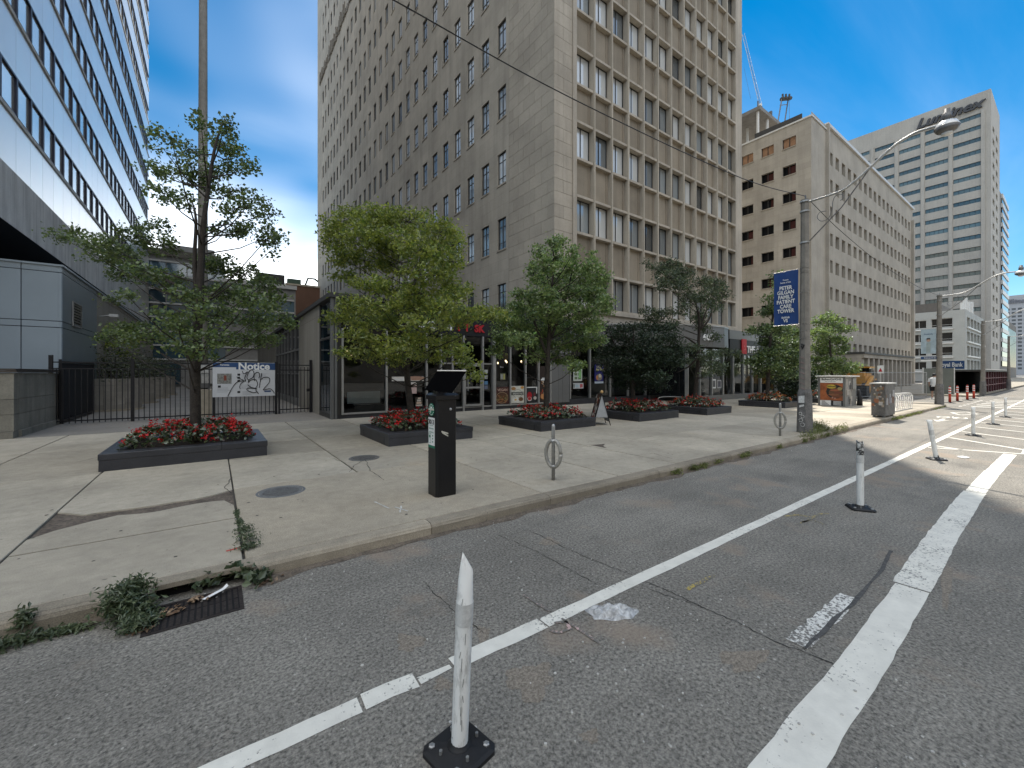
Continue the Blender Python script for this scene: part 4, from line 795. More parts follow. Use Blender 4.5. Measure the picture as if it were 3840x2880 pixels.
hs = [(x, x+4, z-.3, z+1.3, .4) for x in (3.5, 11) for z in lr]
facade('street_wall', lu, m_lum, (167, LY0, 0), 0, 20, .1, LZ, hs, .4); MB().box(167.5, LY0+.5, .1, 186.8, LYE, LZ-.4).build('core', m_lglass, lu); MB().box(167.05, LY0+.05, LZ-.4, 187, LYE, LZ-.02).build('roof', m_lum, lu)
text('Luminex', 3.6, (166.7, 21.8, 73.3), -PI/2, M('sign charcoal', (.06, .06, .065), .6), lu, 'rooftop_lettering', ext=.3, bold=.10, shear=.35, sx=1.02)
gn = thing('grey_banded_tower', 'darker grey tower with white bands just behind the lettered slab', 'building', (190, 14, 0))
MB().box(189, 14.2, .1, 215, 40, 57).build('wall', M('mid grey concrete', (.19, .178, .168), .8, .1, .3, streak=.1), gn)
for k in range(18): MB().box(196, 13.95, 4+2.95*k, 214, 14.19, 5.6+2.95*k).build('window_band', m_lglass if k % 2 else m_glass, gn); MB().box(196, 13.8, 5.6+2.95*k, 214.4, 14.19, 6.85+2.95*k).build('white_band', m_wpl, gn)
# ---- low pale office building on the next corner
wb = thing('low_white_office', 'low pale four storey office building on the next corner with rounded white ledges', 'building', (118, 13, 0))
m_wb = M('pale stone panel', (.42, .42, .39), .7, .08, .4, .05, 6, rnd=.05)
wr = [2.0+2.83*k+.5 for k in range(4)]; hl = []
for z in wr: hl += [(27-20.6, 27-18.4, z, z+1.6), (27-17.7, 27-14.7, z, z+1.75), (27-24, 27-21.5, z, z+1.6)]
facade('side_wall', wb, m_wb, (118, 27, 0), -PI/2, 14, .1, 14.2, hl, .35)
for z in wr:
    for a, c, h in ((18.4, 20.6, 1.6), (14.7, 17.7, 1.75)): addwin(winmesh(c-a, h, .07, ((c-a)*.33,) if a < 16 else ((c-a)*.5,), (.45,) if a < 16 else (), .1, m_wpl, m_glass), wb, (118.3, c, z), -PI/2)
    MB().tube([(117.9, 14.6, z-.45), (117.9, 26.5, z-.45)], .16, 8).build('ledge', m_wpl, wb, True)
hs = [(2.0+4.6*i, 5.6+4.6*i, z, z+1.9) for i in range(5) for z in wr]; facade('street_wall', wb, m_wb, (118, 13, 0), 0, 26, .1, 14.2, hs, .5); wq = winmesh(3.6, 1.9, .08, (1.8,), (.5,), .1, m_wpl, m_lglass)
for i in range(5):
    for z in wr: addwin(wq, wb, (120+4.6*i, 13.4, z), 0)
for z in wr: MB().box(119.5, 12.75, z-.35, 144, 12.99, z-.05).build('ledge', m_wpl, wb)
MB().box(118.5, 13.6, .1, 143.8, 26.8, 13.8).build('core', m_dark, wb); MB().box(118.05, 13.05, 13.8, 143.9, 26.9, 14.1).build('roof', m_wb, wb); MB().box(120, 17, 14.2, 134, 24, 16.2).build('penthouse', M('brown plant room', (.13, .115, .1), .7), wb)
b = MB()
for i in range(9): x = 120+random.uniform(0, 14); b.box(x, 13.6, 14.1, x+.35, 14, 14.1+random.uniform(1, 3.4))
b.build('rooftop_antennas', m_wpl, wb)
# ---- far end of the street
fa = thing('green_glass_roofed_block', 'brown-grey block with a sloping green glass top far down the street', 'building', (220, 13, 0))
MB().box(222, 15, .1, 262, 40, 20.5).build('wall', M('brown grey stone', (.15, .14, .125), .8, .1, .3), fa); m_ggl = glass('green glass', (.05, .09, .08), .08, 1.8, .3)
b = MB(); b.face([(222, 14.98, 20.5), (238, 14.98, 20.5), (234, 18, 28), (222, 18, 28)]); b.face([(222, 30, 20.5), (222, 14.98, 20.5), (222, 18, 28), (222, 26, 28)]); b.face([(238, 15, 20.5), (238, 30, 20.5), (234, 26, 28), (234, 18, 28)]); b.face([(222, 18, 28), (234, 18, 28), (234, 26, 28), (222, 26, 28)]); b.build('glass_top', m_ggl, fa)
for i in range(9): MB().box(224+4*i, 14.9, 4, 226+4*i, 14.99, 18).build('window_strip', m_glass, fa)
ho = thing('distant_hotel', 'pale distant hotel tower with dark window grid and big roof lettering', 'building', (700, 4, 0))
m_hotel = M('pale hotel concrete', (.42, .42, .43), .8, .05); hc = [2.5+4.2*i for i in range(13)]
facade('side_wall', ho, m_hotel, (700, 50, 0), -PI/2, 58, .1, 86, [(x, x+2.9, 6+4.0*k, 8.2+4.0*k, .6) for x in hc for k in range(17)], .6)
MB().box(700.6, -7.9, .1, 740, 49.9, 85.5).build('core', m_alud, ho); facade('street_wall', ho, m_hotel, (700, -8, 0), 0, 30, .1, 86, [], .3)
text('Hilton', 6.4, (699.4, 48.5, 77.6), -PI/2, M('hotel lettering', (.2, .2, .22), .6), ho, 'roof_lettering', ext=.4, bold=.25, align='LEFT', sx=.95)
# ---- plain stone buildings across the avenue (out of view behind the camera, but mirrored in the glass)
m_opp = stone('opposite stone', (.26, .23, .19), 3.0, 3.6, .2, .25, .1)
props(MB().box(-60, -70, 0, 60, -50, 34).box(66, -70, 0, 130, -50, 46).box(-130, -70, 0, -66, -50, 40).build('opposite_buildings', m_opp), kind='structure')
# ================================================================ street furniture
def atx(u, v, X):
    x, y = ray(u); t = X/x; return Vector((X, y*t, EYE+(HOR-v)/FPX*t))
def copy_tree(o, parent=None):
    c = o.copy(); COL.objects.link(c); c.parent = parent
    for ch in list(o.children): copy_tree(ch, c)
    return c
def lamp(x, y):
    t = thing('street_lamp', 'x', 'street lamp', (x, y, .12), group='street lamps along the kerb'); q = .125
    octo = lambda r: [(x+r*math.cos(PI/8+k*PI/4), y+r*math.sin(PI/8+k*PI/4)) for k in range(8)]
    b = MB(); rs = ((.135, 1.3), (.118, 3.0), (.10, 5.0), (.092, 6.5))
    for (r0, z0), (r1, z1) in zip(rs, rs[1:]):
        for k in range(8): p, s = octo(r0), octo(r1); j = (k+1) % 8; b.face([(*p[k], z0), (*p[j], z0), (*s[j], z1), (*s[k], z1)])
    b.face([(*p_, 6.5) for p_ in octo(.092)]); b.build('shaft', m_conp, t)
    b = MB()
    for k in range(8): p, s = octo(.19), octo(.165); j = (k+1) % 8; b.face([(*p[k], .1), (*p[j], .1), (*s[j], 1.22), (*s[k], 1.22)]); r_ = octo(.135); b.face([(*s[k], 1.22), (*s[j], 1.22), (*r_[j], 1.32), (*r_[k], 1.32)])
    b.build('pedestal', M('weathered base', (.15, .145, .14), .8, .3, 5, .2, 40, .2), t)
    bd = MB()
    for z in (6.15, 6.42, 5.3): bd.lathe((x, y, z), [(.125, 0), (.125, .04)], 8)
    for z in (4.63, 4.5, 3.95, 3.1, 2.9, 2.7): bd.lathe((x, y, z), [(.135-.006*z, 0), (.135-.006*z+.012, .012)], 8)
    bd.build('strap', m_galv, t)
    R7 = lambda pts: [atx(2700+a*.5426, 300+c*.5426, 13.08)+Vector((x-13.08, y-4.41, 0)) for a, c in pts]
    arm = R7([(665, 825), (790, 785), (880, 740), (990, 650), (1090, 555), (1210, 450), (1340, 370), (1440, 335), (1510, 315)])
    MB().tube(smooth([(x, y-.05, arm[0].z)]+[tuple(p) for p in arm], 3), .034, 8).build('arm', m_galv, t, True)
    MB().tube([(x, y-.1, 5.33)]+[tuple(p) for p in R7([(840, 880), (1030, 620)])], .016, 6).build('brace', m_alud, t)
    MB().tube(smooth([tuple(p) for p in R7([(735, 905), (690, 915), (672, 950), (700, 975), (750, 955), (775, 890), (780, 840), (800, 800), (845, 790), (850, 820), (830, 832)])], 4), .009, 5).build('scroll', m_alud, t)
    c = arm[-1]+Vector((0, -.13, -.05)); hd = MB().lathe((c.x, c.y, c.z), [(.03, .36), (.055, .35), (.055, .27), (.08, .26), (.085, .13), (.06, .1)], 16).build('lamp_head', m_alud, t, True)
    MB().lathe((c.x, c.y, c.z), [(.07, .10), (.16, .05), (.205, -.04), (.21, -.06)], 20).build('reflector', M('silver dome', (.7, .7, .68), .3, .1, 9, metal=.2), hd, True); MB().lathe((c.x, c.y, c.z), [(.21, -.061), (.17, -.13), (.1, -.17)], 20).build('skirt', m_alud, hd, True)
    MB().lathe((c.x, c.y, c.z), [(.098, -.171), (.09, -.21), (.04, -.235)], 16).build('lens', m_wt, hd, True)
    b = MB()
    for i in range(4): b.box(x-.03+.02*i, y-.02, 6.5, x-.022+.02*i, y-.01, 6.62)
    b.build('cable_clips', m_alud, t); return t
lp = lamp(13.08, 4.41); lp['label'] = 'octagonal concrete street lamp with blue banner and graffiti on its base'
for x, s, lab in ((30.75, .90, 'octagonal concrete street lamp at the corner with pale blue banner and street name sign'), (47.3, .88, 'octagonal concrete street lamp beside the maroon covered walkway'), (66.7, .86, 'concrete street lamp farthest down the avenue')):
    c = copy_tree(lp); c.location = (x, 4.31, .12); c.scale = (1, 1, s); c['label'] = lab
gf = M('graffiti white', (.6, .6, .58), .7, .2, 20)
b = MB()                                             # stickers and tags on the near lamp's pedestal
b.face([(12.905, 4.50, .95), (12.905, 4.36, .95), (12.911, 4.36, 1.15), (12.911, 4.50, 1.13)]); b.face([(12.903, 4.48, .82), (12.903, 4.37, .86), (12.905, 4.37, .91), (12.905, 4.48, .88)]); b.build('sticker', gf, lp)
b = MB()
for (y0, z0, r) in ((4.45, .66, .035), (4.4, .58, .04), (4.44, .48, .045), (4.4, .36, .05)): b.tube([(12.893, y0+r*math.cos(k*PI/6), z0+r*math.sin(k*PI/6)) for k in range(12)], .006, 4)
b.build('tag', gf, lp)
MB().tube([(12.95, 4.45, 2.9-.35), (12.95, 4.38, 2.52), (12.955, 4.42, 2.42), (12.96, 4.45, 2.5)], .02, 5).build('tag', m_bk, lp); b = MB()
for i in range(7): b.tube([(12.943, 4.47, 2.2-.14*i), (12.943, 4.36, 2.15-.14*i)], .008, 4)
b.build('tag', M('faded red tag', (.25, .17, .16), .8), lp)
# banners
m_ban = M('banner blue', (.012, .05, .19), .55, .12, 3, .05, 40); b = MB(); BY0, BY1 = 4.56, 5.17
for j in range(14):
    for i in range(6):
        q = lambda i, j: (13.06+.012*math.sin(i*1.3+j*.5)+.004*j*.3, BY1-(BY1-BY0)*i/6, 4.62-1.5*j/14-.01*math.sin(i))
        b.face([q(i, j), q(i, j+1), q(i+1, j+1), q(i+1, j)])
bn = thing('street_banner', 'blue fabric banner with white lettering hanging from the near street lamp', 'banner', (13.06, 4.86, 3.1)); b.build('cloth', m_ban, bn, True)
MB().tube([(13.075, 4.45, 4.63), (13.075, 5.2, 4.63)], .012, 6).build('rod', m_galv, bn); MB().tube([(13.075, 4.45, 3.11), (13.075, 5.2, 3.11)], .012, 6).build('rod', m_galv, bn)
for s, sz, z, bo in (('Future', .065, 4.36, .001), ('home of the', .065, 4.29, .001), ('PETER', .145, 4.11, .004), ('GILGAN', .145, 3.98, .004), ('FAMILY', .145, 3.85, .004), ('PATIENT', .145, 3.72, .004), ('CARE', .145, 3.59, .004), ('TOWER', .145, 3.46, .004), ('SickKids', .075, 3.30, .002), ('VS', .13, 3.19, .003)):
    text(s, sz, (13.035, 4.86, z), -PI/2, m_wt, bn, ext=.001, bold=bo, sx=.8)
b2 = thing('pale_banner', 'pale blue banner with a child figure hanging from the corner street lamp', 'banner', (30.7, 4.7, 2.8))
MB().box(30.72, 4.42, 2.8, 30.73, 5.0, 4.1).build('cloth', M('pale banner', (.36, .45, .5), .6, .2, 3), b2); text('SickKids', .1, (30.71, 4.71, 3.8), -PI/2, m_nblue, b2, ext=.001)
b = MB(); b.lathe((30.715, 4.71, 3.5), [(.08, 0), (.08, .004)], 14, ax='x'); b.build('print_face', M('skin print', (.4, .28, .22), .7), b2); MB().face([(30.713, 4.8, 2.85), (30.713, 4.63, 2.85), (30.713, 4.63, 3.4), (30.713, 4.78, 3.4)]).build('print_body', cm(.3, .36, .36), b2); MB().face([(30.712, 4.79, 3.55), (30.712, 4.63, 3.55), (30.712, 4.65, 3.62), (30.712, 4.77, 3.62)]).build('print_hair', m_bk, b2)
es = thing('street_name_sign', 'dark blue street name sign with a white lower plate on the corner lamp', 'sign', (30.7, 4.6, 2.45))
MB().box(30.69, 4.3, 2.5, 30.71, 5.0, 2.64).build('blade', m_nblue, es); MB().box(30.69, 4.3, 2.4, 30.71, 5.0, 2.46).build('lower_plate', m_wt, es); text('Edward St', .105, (30.68, 4.65, 2.535), -PI/2, m_wt, es, ext=.001, bold=.001)
# cables
cb = thing('overhead_cable', 'thin dark cable running from the near street lamp up across the tower', 'cable', (13.08, 4.41, 6.6)); P = [at(900, -319, 4.0), at(1476, 0, 5.05), at(2153, 373, 6.95), at(2781, 668, 9.85), (13.08, 4.41, 6.6)]
MB().tube(smooth([tuple(p) for p in P], 6), .009, 5).build('wire', m_black, cb)
c2 = thing('span_cable', 'thin cable strung between the near lamp and the corner lamp', 'cable', (13.08, 4.3, 6.2)); MB().tube(smooth([(13.1, 4.3, 6.45), (15.5, 4.28, 6.1), (20, 4.27, 5.75), (26, 4.27, 5.65), (30.7, 4.28, 5.8)], 5), .009, 5).build('wire', m_black, c2)
# ---- parking pay machine
pm = thing('pay_machine', 'black parking pay machine with tilted solar panel and white number label', 'parking machine', (2.47, 5.0, .13)); m_pm = M('black enamel', (.006, .006, .007), .35, .2, 6)
MB().prism([(2.36, 4.89), (2.61, 4.89), (2.62, 4.9), (2.62, 5.14), (2.33, 5.14), (2.33, 4.92)], .125, 1.40).build('body', m_pm, pm)
MB().cbox(2.31, 4.86, 1.405, 2.645, 5.17, 1.49, .03).build('head', m_pm, pm)
q_ = [at(1591, 1463, 5.50), at(1694, 1474, 5.33), at(1748, 1391, 5.18), at(1640, 1390, 5.36)]; nn_ = (q_[1]-q_[0]).cross(q_[3]-q_[0]).normalized()*.022
sp_ = MB(); sp_.v = [tuple(p) for p in q_]+[tuple(p-nn_) for p in q_]; sp_.f = [(0, 1, 2, 3), (7, 6, 5, 4), (0, 4, 5, 1), (1, 5, 6, 2), (2, 6, 7, 3), (3, 7, 4, 0)]; sp_.m = [0]*6
so = sp_.build('solar_panel', M('matt black panel', (.004, .004, .005), .95, .1, ior=1.15), pm); MB().tube([q_[3], q_[2]], .009, 5).build('panel_rim', m_alu, so); MB().box(2.42, 4.96, 1.49, 2.5, 5.06, 1.62).build('bracket', m_pm, so)
m_grn = M('parking green', (.01, .16, .09), .5); xl = 2.327
lg = MB().lathe((xl, 5.03, 1.27), [(.085, 0), (.085, -.003)], 28, ax='x').build('logo', m_grn, pm); b = MB()
for k in range(14): a = k*2*PI/14; b.face([(xl-.0045, 5.03+.06*math.cos(a), 1.27+.06*math.sin(a)), (xl-.0045, 5.03+.077*math.cos(a-.08), 1.27+.077*math.sin(a-.08)), (xl-.0045, 5.03+.077*math.cos(a+.12), 1.27+.077*math.sin(a+.12)), (xl-.0045, 5.03+.06*math.cos(a+.15), 1.27+.06*math.sin(a+.15))])
b.build('logo_ring', m_wt, lg); text('P', .11, (xl-.005, 5.03, 1.232), -PI/2, m_wt, lg, ext=.001, bold=.004)
lb = MB().box(xl-.004, 4.935, .80, xl, 5.12, 1.165).build('number_label', m_wt, pm); text('3013', .085, (xl-.006, 5.028, 1.08), -PI/2, m_bk, lb, ext=.001, bold=.002); MB().box(xl-.003, 4.935, .765, xl, 5.12, .80).build('label_foot', m_grn, lb)
b = MB()
for z in (1.06, 1.022, 1.015, .975, .965): b.box(xl-.006, 4.96, z, xl-.004, 5.1, z+.004)
b.box(xl-.006, 5.04, .83, xl-.004, 5.044, .95).box(xl-.006, 5.105, .83, xl-.004, 5.109, .95).box(xl-.006, 5.04, .95, xl-.004, 5.109, .954).box(xl-.006, 5.04, .826, xl-.004, 5.109, .83)
for z in (.85, .89, .93): b.lathe((xl-.004, 4.985, z), [(.012, 0), (.012, -.002)], 10, ax='x')
b.lathe((xl-.004, 5.075, .915), [(.02, 0), (.02, -.002)], 12, ax='x'); b.build('label_print', m_grn, lb)
MB().lathe((2.53, 4.889, 1.275), [(.018, 0), (.018, -.012), (.008, -.016)], 12, ax='y').build('lock', m_galv, pm)
m_tape = M('paper tape', (.52, .5, .42), .8, .1, 20); MB().box(2.318, 4.95, 1.262, 2.326, 5.11, 1.285).build('tape', m_tape, pm); b = MB(); b.face([(2.40, 4.886, .98), (2.50, 4.886, .945), (2.50, 4.886, .965), (2.40, 4.886, 1.0)]); b.face([(2.41, 4.885, .965), (2.495, 4.885, .915), (2.50, 4.885, .93), (2.41, 4.885, .985)]); b.build('tape', m_tape, pm)
MB().tube([(2.35, 4.893, 1.43), (2.6, 4.86, 1.45)], .004, 4).build('seam', m_alud, pm)
# ---- ring bicycle posts
def ringpost(x, y, lab):
    t = thing('ring_bike_post', lab, 'bike post', (x, y, .13), group='ring bike posts near the kerb'); o = (x, y, .12)
    MB().lathe(o, [(.028, 0), (.028, .82), (.026, .845), (.012, .86)], 14).build('post', m_galv, t, True)
    ring = [(x+.018*math.cos(a)+.105*math.cos(a)*.35, y-.105*math.cos(a), .53+.195*math.sin(a)*(1+.06*math.sin(a)**2)) for a in [k*2*PI/28 for k in range(29)]]
    MB().tube(ring, .028, 10).build('ring', M('cast aluminium', (.36, .345, .31), .5, .2, 20, metal=.5), t, True)
    MB().lathe((x, y, .70), [(.03, 0), (.045, .01), (.045, .035), (.03, .05)], 12).lathe((x, y, .32), [(.03, 0), (.045, .01), (.045, .03), (.03, .04)], 12).build('collar', m_galv, t, True)
ringpost(4.17, 4.69, 'grey ring and post bike stand right of the pay machine'); ringpost(11.87, 4.55, 'grey ring and post bike stand just before the near street lamp')
# ---- flexible lane posts
m_rub = M('black rubber', (.012, .012, .013), .6, .2, 20, .1, 90); m_dirt = NT('scuffed white plastic'); nn = m_dirt.ramp(m_dirt.noise(14, 6, m_dirt.vec(2.2, 2.2, .55), .7), .52, .66); m_post = m_dirt.fin(m_dirt.mix(m_dirt.math('MULTIPLY', nn, .5), (.80, .80, .77), (.22, .21, .19)), .45)
m_burn = NT('scorched plastic'); nn = m_burn.ramp(m_burn.noise(22, 4), .42, .55); m_burnt = m_burn.fin(m_burn.mix(nn, (.6, .6, .57), (.02, .02, .02)), .6)
m_band = M('grey reflective sheet', (.56, .56, .54), .35, .12, 30, .08, 90)
def lanepost(x, y, h, lab, lean=(0, 0), kind='flare', rz=0.6):
    t = thing('lane_post', lab, 'lane post', (x, y, 0), group='white flexible posts along the bike lane'); pts = lambda z: (x+lean[0]*z/h, y+lean[1]*z/h, z)
    c, s = math.cos(rz), math.sin(rz); pl = lambda r, k: [(x+r*math.cos(rz+PI/4+i*PI/2+d), y+r*math.sin(rz+PI/4+i*PI/2+d)) for i in range(4) for d in (-k, k)]
    b = MB(); A, B, C2 = pl(.165, .12), pl(.147, .14), pl(.055, .3)
    for p, q, z0, z1 in ((A, A, 0, .018), (A, B, .018, .03), (B, C2, .03, .04)):
        for i in range(8): j = (i+1) % 8; b.face([(*p[i], z0), (*p[j], z0), (*q[j], z1), (*q[i], z1)])
    b.face([(*p, .04) for p in C2]); b.build('base_plate', m_rub, t)
    MB().lathe((x, y, .03), [(.065, 0), (.05, .015), (.036, .03), (.036, .06)], 14).build('boot', m_rub, t, True)
    b = MB()
    for i in range(4): a = rz+PI/4+i*PI/2; b.lathe((x+.125*math.cos(a), y+.125*math.sin(a), .03), [(.016, 0), (.016, .008), (.01, .012)], 6); b.lathe((x+.09*math.cos(a+.5), y+.09*math.sin(a+.5), .03), [(.008, 0), (.008, .022)], 6)
    b.build('bolts', m_galv, t)
    b = MB(); zs = [.05, .3, .5, .62, .63, .70, .705, .78]; n = 16; R_ = .039
    fac = [] 
    for k, z in enumerate(zs): fac.append((z if h > .8 else z*h/.9, R_+(.0015 if z in (.63, .70) else 0), R_+(.0015 if z in (.63, .70) else 0)))
    if kind == 'flare': fac += [(h-.07, .047, .028), (h-.03, .058, .014), (h, .07, .006)]
    elif kind == 'burnt': fac += [(h-.06, .038, .034), (h, .04, .038)]
    else: fac = [f_ for f_ in fac if f_[0] < .72]+[(.74, .037, .036), (.80, .034, .020), (.845, .030, .009), (.885, .023, .0025)]
    base = len(b.v); a0 = math.atan2(-RT[1], -RT[0]) if kind != 'torn' else math.atan2(-RT[1], -RT[0])
    for z, rx, ry in fac:
        cx, cy, _ = pts(z)
        for k in range(n):
            a = 2*PI*k/n; px, py = rx*math.cos(a), ry*math.sin(a); zz = z
            if kind == 'burnt' and z == h: zz += random.uniform(-.05, .01)
            b.v.append((cx+px*math.cos(a0)-py*math.sin(a0), cy+px*math.sin(a0)+py*math.cos(a0), zz))
    for i in range(len(fac)-1):
        for k in range(n):
            j = (k+1) % n; b.f.append((i*n+k, i*n+j, (i+1)*n+j, (i+1)*n+k)); b.m.append(1 if kind == 'burnt' and fac[i][0] > .6 else 0)
    if kind == 'torn':                                # flattened and cut off on a slant
        for k in range(n):
            cs = math.cos(2*PI*k/n); i0 = (len(fac)-1)*n+k; x_, y_, z_ = b.v[i0]; b.v[i0] = (x_+RT[0]*.006, y_+RT[1]*.006, z_+.040*cs)
            x_, y_, z_ = b.v[i0-n]; b.v[i0-n] = (x_+RT[0]*.002, y_+RT[1]*.002, z_+.012*cs)
    b.f.append(tuple(range((len(fac)-1)*n, len(fac)*n))); b.m.append(1 if kind == 'burnt' else 0)
    o = b.build('tube', [m_post, m_burnt], t, True)
    zb = .60 if h > .8 else .50; b = MB(); b.tube([pts(zb), pts(zb+.1)], .0412, 20, cap=False).build('reflective_band', m_band, t, True)
lanepost(.915, 1.68, .92, 'white flexible post with a torn pointed top nearest the camera', (.028, -.02), 'torn', .2)
lanepost(6.75, 1.66, .88, 'white flexible post with a scorched black top', (-.015, 0), 'burnt')
lanepost(11.85, 1.70, .80, 'leaning white flexible post with flared top at the start of the hatching', (-.04, .10))
lanepost(17.23, 1.75, .80, 'white flexible post beside the second hatch line'); lanepost(21.56, 1.74, .78, 'white flexible post in the middle of the hatched buffer'); lanepost(25.49, 1.73, .78, 'white flexible post farthest along the hatched buffer')
# ---- litter: plastic bag
bg_ = MB(); nb_ = 22
for j in range(nb_+1):
    for i in range(nb_*2):
        a = 2*PI*i/(nb_*2); r = j/nb_; rx = .185*(1+.10*math.sin(3*a+1)+.07*math.sin(5*a)); ry = .105*(1+.14*math.cos(2*a)+.08*math.sin(7*a)); z = .036*(1-r**2.4)*(1+.7*math.sin(7*a+r*5)*r+.5*math.sin(11*r+2*a)+.35*math.sin(23*a+9*r)*r)+.004
        ca, sa = math.cos(-.6), math.sin(-.6); X, Y = rx*r*math.cos(a), ry*r*math.sin(a); bg_.v.append((2.34+X*ca-Y*sa, 2.0+X*sa+Y*ca, max(.006, z)))
for j in range(nb_):
    for i in range(nb_*2): k = (i+1) % (nb_*2); bg_.f.append((j*nb_*2+i, j*nb_*2+k, (j+1)*nb_*2+k, (j+1)*nb_*2+i)); bg_.m.append(0)
t_ = NT('thin plastic film'); t_.b.inputs['Alpha'].default_value = .5; m_bag = t_.fin(t_.val((.8, .81, .81), t_.ramp(t_.noise(16, 5, dist=1.5), .35, .65, .55, 1.4)), .3)
bo = bg_.build('plastic_bag', m_bag, None, True, (2.34, 2.0, 0)); props(bo, 'crumpled clear plastic bag lying by the white lane line', 'bag')
# ---- sandwich board
sb = thing('sandwich_board', 'folding sandwich board with food photographs beside the planter', 'sandwich board', (9.92, 8.95, .13), R(-35)); hh = 1.0
for s in (-1, 1):
    q = lambda y, z: (s*.27*(1-z/hh), y, z); b = MB()
    for y in (-.3, .28): b.face([q(y, 0), q(y+.02, 0), q(y+.02, hh), q(y, hh)]); b.face([(s*.27-.012, y, 0), (s*.27+.012, y, 0), (.012, y, hh), (-.012, y, hh)]); b.face([(s*.27-.012, y+.02, 0), (s*.27+.012, y+.02, 0), (.012, y+.02, hh), (-.012, y+.02, hh)])
    b.face([(s*.285*.9, -.28, .1), (s*.285*.9, .28, .1), (s*.27*.86, .28, .14), (s*.27*.86, -.28, .14)]); b.build('frame', m_black, sb)
    pnl = MB().face([q(-.28, .14), q(.28, .14), q(.28, .98), q(-.28, .98)]).build('print_panel', M('food print', (.06, .03, .02), .5, .3, 9) if s < 0 else cm(.35, .36, .37), sb)
    if s < 0:
        for i in range(34):
            y, z, r = random.uniform(-.24, .24), random.uniform(.2, .94), random.uniform(.025, .075); col = random.choice([cm(.55, .5, .45), cm(.5, .16, .05), cm(.3, .05, .04), cm(.6, .58, .52), cm(.12, .06, .04)]); e_ = .004+.0004*i
            MB().face([(-.27*(1-(z+r*math.sin(k*PI/6))/hh)-e_, y+r*math.cos(k*PI/6), z+r*math.sin(k*PI/6)) for k in range(12)]).build('print', col, pnl)
MB().lathe((0, -.3, 1.0), [(.02, 0), (.05, .03), (.04, .07), (.01, .1)], 10).build('ornament', M('orange ball', (.55, .35, .15), .6), sb, True)
MB().face([(-.2, -.285, .25), (.2, -.285, .25), (.015, -.285, .9), (-.015, -.285, .9)]).build('side_panel', cm(.35, .36, .37), sb)
# ---- pipe rail between planters
pr_ = thing('pipe_rail', 'low bent steel pipe rail between two planters', 'rail', (15.2, 10.3, .13)); MB().tube(smooth([at(2476, 1530, 17.3), at(2470, 1512, 17.3), at(2475, 1490, 17.3), at(2546, 1489, 17.2), at(2556, 1497, 17.3), (*gp(2573, 1541, .13), .12)], 4), .02, 8).build('pipe', m_galv, pr_)
# ---- advertising kiosk
ki = thing('advert_kiosk', 'grey utility kiosk with a large grilled meat poster beyond the near street lamp', 'kiosk', (25.5, 7.15, .13)); kx = 24.7
MB().box(kx+.01, 6.64, .12, 26.35, 7.74, 1.58).build('body', M('kiosk grey', (.2, .2, .195), .6, .2, 3), ki); MB().box(kx-.09, 6.52, 1.58, 26.45, 7.84, 1.64).build('roof', m_wpl, ki)
for y in (6.64, 7.66): MB().box(kx-.03, y, .12, kx+.008, y+.09, 1.58).build('corner_post', m_panel, ki)
def kprint(y0, y1, z0, z1, col, e, name='print'): return MB().face([(kx-e, y1, z0), (kx-e, y0, z0), (kx-e, y0, z1), (kx-e, y1, z1)]).build(name, col, ki)
kprint(6.74, 7.66, 1.28, 1.53, m_wt, .004, 'header'); text('BalkanGirlGrill', .135, (kx-.006, 7.2, 1.41), -PI/2, m_bk, ki, ext=.001, bold=.003); text('Text to order 416', .06, (kx-.006, 7.25, 1.33), -PI/2, m_bk, ki, ext=.001)
kprint(6.74, 7.66, .42, 1.27, M('grill photo', (.3, .095, .035), .5, .35, 5, .2, 40), .004, 'photo'); kprint(7.22, 7.66, .16, .41, m_wt, .004, 'panel'); kprint(6.74, 7.2, .16, .41, m_bk, .004, 'panel')
for i, (cy, cz_, r, rz_, col) in enumerate(((7.05, .85, .36, .34, (.02, .02, .018)), (7.02, .8, .28, .26, (.12, .06, .03)), (7.2, 1.1, .2, .1, (.55, .4, .06)), (6.95, .62, .22, .06, (.16, .06, .03)), (7.1, .7, .22, .05, (.2, .08, .04)), (6.9, .8, .2, .05, (.15, .05, .03)), (7.05, .92, .2, .05, (.3, .1, .05)), (6.85, 1.0, .1, .08, (.3, .24, .1)), (7.15, .55, .04, .04, (.4, .2, .15)), (7.05, .52, .04, .04, (.4, .2, .15)))):
    MB().face([(kx-.006-.001*i, cy-r*math.cos(k*PI/8), cz_+rz_*math.sin(k*PI/8)) for k in range(16)]).build('print', cm(*col), ki)
text('CHEVAPI', .095, (kx-.02, 7.2, 1.07), -PI/2, m_bk, ki, ext=.001, bold=.002)
for k in range(4): MB().face([(kx-.006, 7.6, .19+.055*k), (kx-.006, 7.3+.05*k, .19+.055*k), (kx-.006, 7.3+.05*k, .215+.055*k), (kx-.006, 7.6, .215+.055*k)]).build('print', m_bk, ki); MB().face([(kx-.006, 7.12, .19+.055*k), (kx-.006, 6.8, .19+.055*k), (kx-.006, 6.8, .215+.055*k), (kx-.006, 7.12, .215+.055*k)]).build('print', m_wt, ki)
for i in range(22): x, z = random.uniform(24.85, 25.6), random.uniform(.2, 1.45); s = random.uniform(.06, .14); MB().face([(x-s, 6.637-.0004*i, z-s), (x+s, 6.637-.0004*i, z-s), (x+s, 6.637-.0004*i, z+s*1.2), (x-s, 6.637-.0004*i, z+s*1.2)]).build('torn_bill', random.choice([cm(.3, .28, .25), cm(.18, .16, .14), cm(.4, .38, .35), cm(.05, .05, .05)]), ki)
MB().box(25.65, 6.6, .95, 26.2, 6.636, 1.5).build('meter_box', m_panel, ki); MB().tube([(26.3, 6.5, .13), (26.3, 6.48, .5), (26.28, 6.52, .95)], [.13, .1, .05], 8).build('refuse_bag', m_rub, ki, True)
